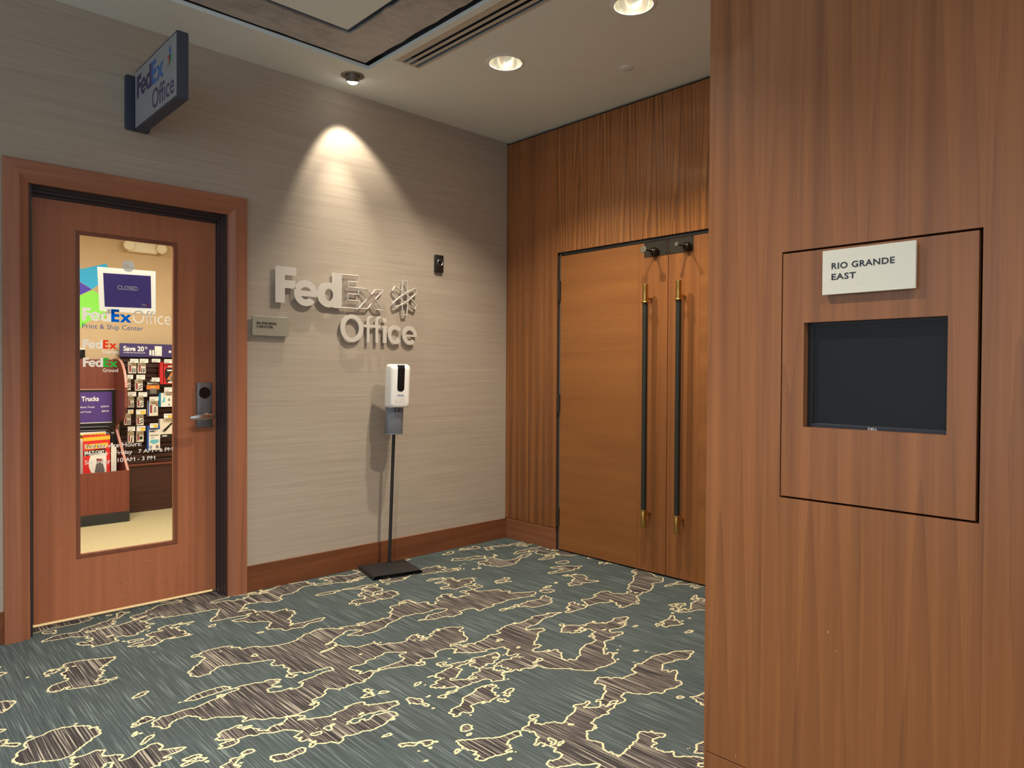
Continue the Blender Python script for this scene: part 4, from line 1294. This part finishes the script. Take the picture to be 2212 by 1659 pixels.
# header banner
t = thing('header_banner', 'purple Save 20% header banner above the slatwall', 'banner', (-1.7, 3.36, 1.67))
bn = part('board', MB().box(-2.222, -1.45, 3.345, 3.352, 1.606, 1.742), 'poster_purple', t)
part('rail', MB().box(-2.222, -1.45, 3.3525, 3.404, 1.604, 1.625), 'black_plastic', t)
words('lettering', 'Save 20', 'fed_white', 'A', -2.190, -1.995, 1.664, 1.716, 3.3448, bn, 0.03)
words('lettering', '%', 'fed_white', 'A', -1.988, -1.962, 1.690, 1.713, 3.3448, bn, 0.02)
words('lettering', 'on all flash drives and memory cards', 'fed_white', 'A', -2.190, -1.985, 1.640, 1.656, 3.3448, bn, 0.012)
flat_poly('picture_shape', [(-1.945, 1.625), (-1.945, 1.672), (-1.937, 1.683), (-1.932, 1.683), (-1.925, 1.672), (-1.925, 1.625)], 'paper_white', 'A', 3.3448, 0.0012, bn)
flat_poly('picture_shape', [(-1.917, 1.622), (-1.917, 1.680), (-1.899, 1.680), (-1.899, 1.622)], 'paper_white', 'A', 3.3448, 0.0012, bn)
flat_poly('picture_shape', [(-1.893, 1.620), (-1.893, 1.722), (-1.823, 1.722), (-1.823, 1.620)], 'paper_white', 'A', 3.3448, 0.0012, bn)
flat_poly('picture_shape', [(-1.884, 1.628), (-1.884, 1.664), (-1.832, 1.664), (-1.832, 1.628)], 'tag_print', 'A', 3.3434, 0.0006, bn)
flat_poly('picture_shape', [(-1.882, 1.630), (-1.882, 1.662), (-1.834, 1.662), (-1.834, 1.630)], 'paper_white', 'A', 3.3426, 0.0006, bn)
part('picture_shape', MB().lathe([(0.0, -0.001), (0.014, -0.001), (0.014, 0.0)], (-1.742, 3.3448, 1.667), (0, 1, 0), 20), 'paper_white', bn)

# hanging packs
PACKS = [(-2.165, -2.092, 1.436, 1.556), (-2.076, -2.003, 1.437, 1.553), (-1.867, -1.731, 1.326, 1.553), (-2.174, -2.144, 1.266, 1.379), (-2.103, -2.032, 1.26, 1.373), (-1.997, -1.872, 1.214, 1.356), (-2.17, -2.114, 1.091, 1.198), (-2.084, -2.024, 1.089, 1.196), (-1.984, -1.886, 0.998, 1.154), (-1.879, -1.731, 1.09, 1.234), (-2.17, -2.143, 0.916, 1.023), (-2.09, -2.024, 0.906, 1.02), (-1.868, -1.736, 0.763, 0.964), (-2.17, -2.115, 0.734, 0.842), (-2.09, -2.024, 0.738, 0.85), (-1.989, -1.868, 0.646, 0.897)]
PLAB = ['white pack with black cables, top row, nearest the curved cabinet end', 'white pack with red print, top row, second from the curved cabinet end',
        'large red and black battery pack at the top right of the slatwall', 'half hidden white pack, second row, against the curved cabinet end',
        'white pack with a black diagonal cable, second row beside the hidden pack', 'black and orange battery pack in the middle of the slatwall',
        'white pack with black adapters, third row, against the curved cabinet end', 'white pack with a black diagonal cable, third row, left of the blue edged pack',
        'white pack with a blue edge hanging below the battery pack', 'wide white and teal box below the red battery pack',
        'half hidden white pack under yellow price tag, fourth row, against cabinet end', 'white pack with a black diagonal cable under yellow price tag, fourth row',
        'white box picturing a black stapler at the right of the slatwall', 'white pack with a black stick, bottom row, against the curved cabinet end',
        'white pack with a black puck shape, bottom row, left of the mask box', 'tall white and blue face mask box at the bottom of the slatwall']
for i, (x0_, x1_, za, zb) in enumerate(PACKS):
    w_, h_ = x1_ - x0_, zb - za
    if i in (3, 10):
        x0_ -= 0.035; w_ = x1_ - x0_
    if i in (2, 9, 12):
        x1_ += 0.02; w_ = x1_ - x0_
    yfr = 3.262
    p = thing('product_pack', PLAB[i], 'package', ((x0_ + x1_) / 2, 3.30, za), group='packages on the slatwall')
    dpt = 0.05 if i in (2, 5, 9, 12, 15) else 0.03
    main = {5: 'pack_black', 2: 'pack_red', 9: 'pack_teal', 15: 'pack_blue'}.get(i, 'pack_white')
    part('box', MB().box(x0_, x1_, yfr, yfr + dpt, za, zb), main, p, 0.003)
    part('hang_tab', MB().box(x0_ + w_ * 0.3, x1_ - w_ * 0.3, yfr + 0.004, yfr + 0.007, zb - 0.002, zb + 0.012), 'pack_white', p)
    def pr(u0, u1, v0, v1, mat, d_=0.0008):
        part('print_area', MB().box(x0_ + w_ * u0, x0_ + w_ * u1, yfr - d_, yfr + 0.0005, za + h_ * v0, za + h_ * v1), mat, p)
    def pp(pts_, mat, d_=0.0012):
        flat_poly('print_area', [(x0_ + w_ * a, za + h_ * b) for a, b in pts_], mat, 'A', yfr, d_, p)
    if i == 2:
        pr(0.0, 0.28, 0.0, 1.0, 'pack_red'); pr(0.2, 0.24, 0.05, 0.9, 'paper_white'); pr(0.5, 0.9, 0.78, 0.86, 'paper_white')
        pp([(.3, .35), (.3, .62), (.42, .74), (.85, .74), (.85, .05), (.42, .05)], 'pack_black'); pp([(.42, .2), (.72, .55), (.80, .55), (.80, .42), (.6, .2)], 'pack_orange', 0.0018)
        pr(.5, .85, .05, .12, 'paper_white', .002); pr(.6, .72, .14, .42, 'tag_print', .002); pr(.45, .85, .60, .66, 'fed_white', .0018)
    elif i == 5:
        pr(0.0, 1.0, 0.42, 0.72, 'pack_orange'); pr(.3, .7, .56, .62, 'tag_yellow', .0014)
        for q_ in range(6):
            pr(.28 + q_ * .085, .33 + q_ * .085, .10, .50, 'tag_print', .0014)
        words('lettering', 'DURACELL', 'fed_white', 'A', x0_ + w_ * .08, x1_ - w_ * .06, za + h_ * .78, za + h_ * .90, yfr - 0.0002, p, 0.03)
    elif i == 9:
        pr(0.13, 1.0, 0.0, 1.0, 'paper_white'); pp([(.18, .3), (.3, .75), (.36, .7), (.36, .35)], 'pack_cyan'); pp([(.88, .4), (.88, .65), (1, .65), (1, .4)], 'pack_orange')
        pr(.45, .75, .84, .90, 'tag_print', .0012); pp([(.55, .08), (.58, .3), (.6, .1), (.64, .28), (.66, .08)], 'mag_grey'); pp([(.52, .45), (.56, .62), (.64, .62), (.68, .45), (.6, .38)], 'card_grey')
    elif i == 12:
        pp([(.12, .36), (.75, .80), (.82, .74), (.30, .30)], 'pack_black'); pp([(.12, .36), (.30, .30), (.38, .36), (.2, .42)], 'mag_grey', .002)
        pr(0.02, .98, 0.0, 0.20, 'pack_black'); pr(.75, .95, .86, .93, 'card_grey'); pr(.15, .45, .08, .14, 'paper_white', .0014)
    elif i == 15:
        pr(0.12, 1.0, 0.0, 0.84, 'paper_white'); pr(.18, .55, .74, .79, 'pack_blue', .0014); pr(.2, .9, .58, .63, 'tag_print', .0014); pr(.25, .55, .50, .53, 'tag_print', .0014)
        pp([(.18, .32), (.3, .44), (.85, .42), (.92, .34), (.75, .27), (.45, .24)], 'pack_cyan', .0016); pr(.17, .36, .07, .18, 'pack_blue', .0014)
        words('lettering', 'M', 'fed_white', 'A', x0_ + w_ * .21, x0_ + w_ * .32, za + h_ * .09, za + h_ * .16, yfr - 0.0014, p, 0.02)
        pp([(.66, .06), (.66, .14), (.72, .20), (.82, .20), (.88, .14), (.9, .06)], 'pack_darkred', .0014); pp([(.70, .06), (.72, .13), (.82, .13), (.84, .06)], 'pack_cyan', .002)
    elif i == 8:
        pr(0, .12, 0, 1, 'pack_blue'); pr(.2, .42, .2, .72, 'pack_darkred'); pr(.42, .85, .8, .86, 'tag_print'); pp([(.55, .2), (.6, .6), (.8, .62), (.85, .25)], 'card_grey'); pr(.8, .95, .66, .78, 'pack_darkred')
    else:
        pr(.08, .34, .12, .70, 'pack_darkred'); pr(.45, .88, .66, .72, 'tag_print'); pr(.1, .9, .80, .84, 'tag_print')
        if i in (0, 1, 6, 10):
            pp([(.42, .05), (.42, .45), (.52, .52), (.54, .08)], 'pack_black'); pp([(.66, .05), (.64, .40), (.74, .5), (.78, .1)], 'pack_black'); pp([(.84, .1), (.82, .45), (.92, .45), (.92, .12)], 'mag_grey')
        elif i == 14:
            pp([(.4, .25), (.38, .4), (.5, .5), (.75, .5), (.85, .4), (.82, .25), (.6, .18)], 'pack_black')
        elif i == 13:
            pp([(.45, .05), (.6, .52), (.74, .52), (.66, .05)], 'pack_black')
        else:
            pp([(.38, .08), (.40, .17), (.90, .36), (.92, .26)], 'pack_black'); pp([(.40, .30), (.42, .38), (.90, .55), (.92, .47)], 'pack_black')

# wood cabinet with the bin and the curved end panel
t = thing('magazine_cabinet', 'reddish wood display cabinet with a low bin and curved end panel', 'cabinet', (-2.6, 3.2, 0))
CX1 = -2.244
prof2 = [(2.952, 0.10), (2.952, 0.497), (3.16, 0.70), (3.012, 1.04), (3.008, 1.30)] + [(3.008 + 0.30 * (1 - math.cos(a)), 1.30 + 0.285 * math.sin(a)) for a in [i * math.pi / 16 for i in range(1, 9)]] + [(3.43, 1.585), (3.43, 0.10)]
prof2 = [(2.952, 0.0), (2.952, 0.497), (3.335, 0.868), (3.335, 0.92), (3.09, 1.00), (3.010, 1.10), (3.008, 1.30)] + prof2[5:-1] + [(3.43, 0.0)]
part('end_panel', MB().prism(prof2, 'x', CX1 - 0.022, CX1 + 0.001), 'shop_laminate', t, 0.001, label='curved wood end panel')
edge = MB()
def strip(pts_):
    for (y0_, za), (y1_, zb) in zip(pts_[:-1], pts_[1:]):
        d_ = Vector((0, y1_ - y0_, zb - za)).normalized()
        nn = Vector((0, -d_.z, d_.y))
        edge.add([(CX1 - 0.022, y0_ + nn.y * .001, za + nn.z * .001), (CX1 + 0.001, y0_ + nn.y * .001, za + nn.z * .001), (CX1 + 0.001, y1_ + nn.y * .001, zb + nn.z * .001), (CX1 - 0.022, y1_ + nn.y * .001, zb + nn.z * .001),
                  (CX1 - 0.022, y0_ , za), (CX1 + 0.001, y0_, za), (CX1 + 0.001, y1_, zb), (CX1 - 0.022, y1_, zb)],
                 [(0, 1, 2, 3), (0, 4, 5, 1), (1, 5, 6, 2), (2, 6, 7, 3), (3, 7, 4, 0)])
strip(prof2[1:3]); strip(prof2[6:15])
part('edge_band', edge, 'edge_pink', t, label='pale pink edge banding with a highlight painted in')  # edge highlight painted as a pale strip
part('front_panel', MB().box(-3.6, CX1 - 0.0225, 2.952, 2.972, 0.10, 0.497), 'shop_laminate', t, 0.001)
part('toe_kick', MB().box(-3.6, CX1 + 0.0012, 2.946, 2.951, 0.0, 0.100), 'kick_black', t, 0.001)
part('bin_floor', MB().box(-3.6, CX1 - 0.0225, 2.973, 3.40, 0.43, 0.45), 'shop_laminate', t)
part('back_panel', MB().box(-3.6, CX1 - 0.0225, 3.36, 3.40, 0.451, 1.575), 'shop_laminate', t, 0.002)
for zz in (0.20, 0.31):
    pass
# purple price poster on the cabinet
t = thing('price_poster', 'purple framed price poster for trucks on the cabinet back', 'poster', (-2.5, 3.33, 1.1))
pf = part('frame', MB().box(-2.80, -2.269, 3.330, 3.352, 0.905, 1.272), 'black_plastic', t, 0.003)
part('frame_edge', MB().box(-2.80, -2.270, 3.328, 3.354, 1.2725, 1.281), 'edge_pink', t)
ps = part('print_sheet', MB().box(-2.80, -2.300, 3.3275, 3.3295, 0.945, 1.250), 'poster_violet', t)
part('print_mark', MB().box(-2.80, -2.300, 3.3265, 3.3273, 0.943, 0.950), 'paper_white', ps)
words('lettering', 'Trucks', 'fed_white', 'A', -2.567, -2.415, 1.160, 1.208, 3.3274, ps, 0.03)
words('lettering', 'Platform Truck', 'fed_white', 'A', -2.612, -2.452, 1.094, 1.112, 3.3274, ps, 0.012)
words('lettering', '$109.99', 'fed_white', 'A', -2.398, -2.328, 1.094, 1.114, 3.3274, ps, 0.012)
words('lettering', 'Hand Truck', 'fed_white', 'A', -2.600, -2.482, 1.048, 1.064, 3.3274, ps, 0.012)
words('lettering', '$59.99', 'fed_white', 'A', -2.390, -2.328, 1.048, 1.068, 3.3274, ps, 0.012)
# folding cart (black frame) with packed goods in the bin
t = thing('folding_cart', 'black plastic folding cart standing in the bin behind the packages', 'cart', (-2.55, 3.25, 0.451))
for dy, rr in ((3.30, 0.016), (3.255, 0.014)):
    s_ = 0.0 if dy > 3.27 else 0.03
    pth = [(-2.285 - s_, dy, 0.455), (-2.285 - s_, dy, 0.80 - s_)] + [(-2.345 - s_ + 0.06 * math.cos(a), dy, 0.80 - s_ + 0.10 * math.sin(a)) for a in [i * math.pi / 12 for i in range(1, 7)]] + [(-3.0, dy, 0.905 - s_)]
    part('tube_frame', MB().tube(pth, rr, 8), 'black_plastic', t, 0, True)
part('cross_bar', MB().box(-3.0, -2.30, 3.245, 3.262, 0.835, 0.852), 'card_grey', t, 0.002)
for xx in (-2.585, -2.375):
    part('clip', MB().box(xx - 0.02, xx + 0.02, 3.225, 3.27, 0.79, 0.845), 'black_plastic', t, 0.004)
def mag(name, lab_, x0_, x1_, y_, za, zb, tilt, mat, extra):
    p = thing(name, lab_, 'package', ((x0_ + x1_) / 2, y_, za), group='flat packages in the bin')
    part('board', MB().box(x0_, x1_, y_, y_ + 0.012, za, zb), mat, p, 0.001)
    w_, h_ = x1_ - x0_, zb - za
    for kind_, pts_, m_, d_ in extra:
        if kind_ == 'p':
            flat_poly('print_area', [(x0_ + w_ * a, za + h_ * b) for a, b in pts_], m_, 'A', y_ - 0.0002 - d_, 0.0008, p)
        else:
            words('lettering', kind_, m_, 'A', x0_ + w_ * pts_[0], x0_ + w_ * pts_[1], za + h_ * pts_[2], za + h_ * pts_[3], y_ - 0.0002 - d_, p, 0.03)
    return p
circ = [(0.62 + 0.42 * math.cos(a), 0.30 + 0.34 * math.sin(a)) for a in [2 * math.pi * i / 28 for i in range(28)]]
circ = [(min(max(a, 0.12), 0.86), max(b, 0.0)) for a, b in circ]
mag('cart_package', 'red and white cart package in front, with a round white picture', -2.603, -2.373, 3.10, 0.452, 0.842, 0, 'mag_red',
    [('p', circ, 'paper_white', 0.0), ('p', [(0, .86), (0, .95), (1, .97), (1, .88)], 'mag_yellow', 0.0), ('p', [(.42, .1), (.5, .34), (.72, .30), (.8, .1), (.7, .02), (.48, .02)], 'mag_grey', 0.001),
     ('p', [(.5, .34), (.48, .42), (.7, .40), (.72, .32)], 'pack_darkred', 0.0012), ('p', [(.02, .50), (.02, .62), (.82, .66), (.82, .54)], 'pack_black', 0.001), ('MULTI CART', (.05, .78, .54, .62), 'paper_white', 0.002),
     ('p', [(.1, .66), (.12, .78), (.92, .80), (.9, .68)], 'mag_yellow', 0.001), ('Fold Cart', (.14, .86, .69, .77), 'ink_black', 0.002)])
mag('cart_package', 'white package with yellow lettering behind the red one', -2.72, -2.395, 3.16, 0.452, 0.868, 0, 'paper_white',
    [('p', [(.1, .84), (.1, .94), (.98, .98), (.98, .88)], 'mag_yellow', 0.0), ('PLATFORM', (.14, .94, .86, .94), 'ink_black', 0.001), ('p', [(0, .62), (0, .7), (.32, .72), (.32, .64)], 'mag_yellow', 0.0),
     ('p', [(0, .44), (0, .50), (.3, .51), (.3, .45)], 'card_grey', 0.0), ('p', [(0, .30), (0, .35), (.3, .36), (.3, .31)], 'tag_yellow', 0.0)])
for q_, xx in enumerate((-2.368, -2.350, -2.332)):
    mag('folded_carton', 'white flat carton standing on edge, ' + ('next to the red package', 'between two other white cartons', 'nearest the curved cabinet end')[q_], xx, xx + 0.014, 3.08 + 0.01 * q_, 0.452, 0.76 - 0.02 * q_, 0, 'paper_white', [])

# closed sign hanging inside the pane
YS = LY + 0.030
t = thing('closed_sign', 'laminated purple CLOSED sign hung from a suction cup on the glass', 'sign', (-3.005, YS, 1.95))
part('laminate', MB().add([(-3.160, YS, 1.812), (-2.849, YS, 1.812), (-2.849, YS, 2.079), (-3.172, YS, 2.073)], [(0, 1, 2, 3)]), 'film_white', t)
cs = part('print_sheet', MB().add([(-3.133, YS - 0.0006, 1.839), (-2.874, YS - 0.0006, 1.846), (-2.877, YS - 0.0006, 2.047), (-3.141, YS - 0.0006, 2.039)], [(0, 1, 2, 3)]), 'film_purple', t)
words('lettering', 'CLOSED', 'fed_white', 'A', -3.064, -2.951, 1.948, 1.974, YS - 0.0007, cs, 0.022, 0.0005)
lay('lettering', fed_mesh(0.0), 'vinyl_white', 'A', -2.929, -2.905, 1.858, 1.872, YS - 0.0012, 0.0, cs)
lay('lettering', ex_mesh(0.0), 'vinyl_red', 'A', -2.9045, -2.888, 1.858, 1.872, YS - 0.0012, 0.0, cs)
cup = thing('suction_cup', 'clear round suction cup on the glass above the CLOSED sign', 'suction cup', (-3.006, YS, 2.095))
part('cup', MB().lathe([(0.0, 0.004), (0.012, 0.003), (0.030, -0.002), (0.036, -0.006), (0.036, -0.0072), (0.030, -0.004), (0.0, 0.001)], (-3.006, YS, 2.095), (0, 1, 0), 28), 'cup_plastic', cup, 0, True)
part('hook', MB().tube([(-3.006, YS + 0.004, 2.10), (-3.006, YS + 0.012, 2.095), (-3.006, YS + 0.012, 2.075), (-3.006, YS + 0.008, 2.068)], 0.0018, 6), 'steel', cup, 0, True)
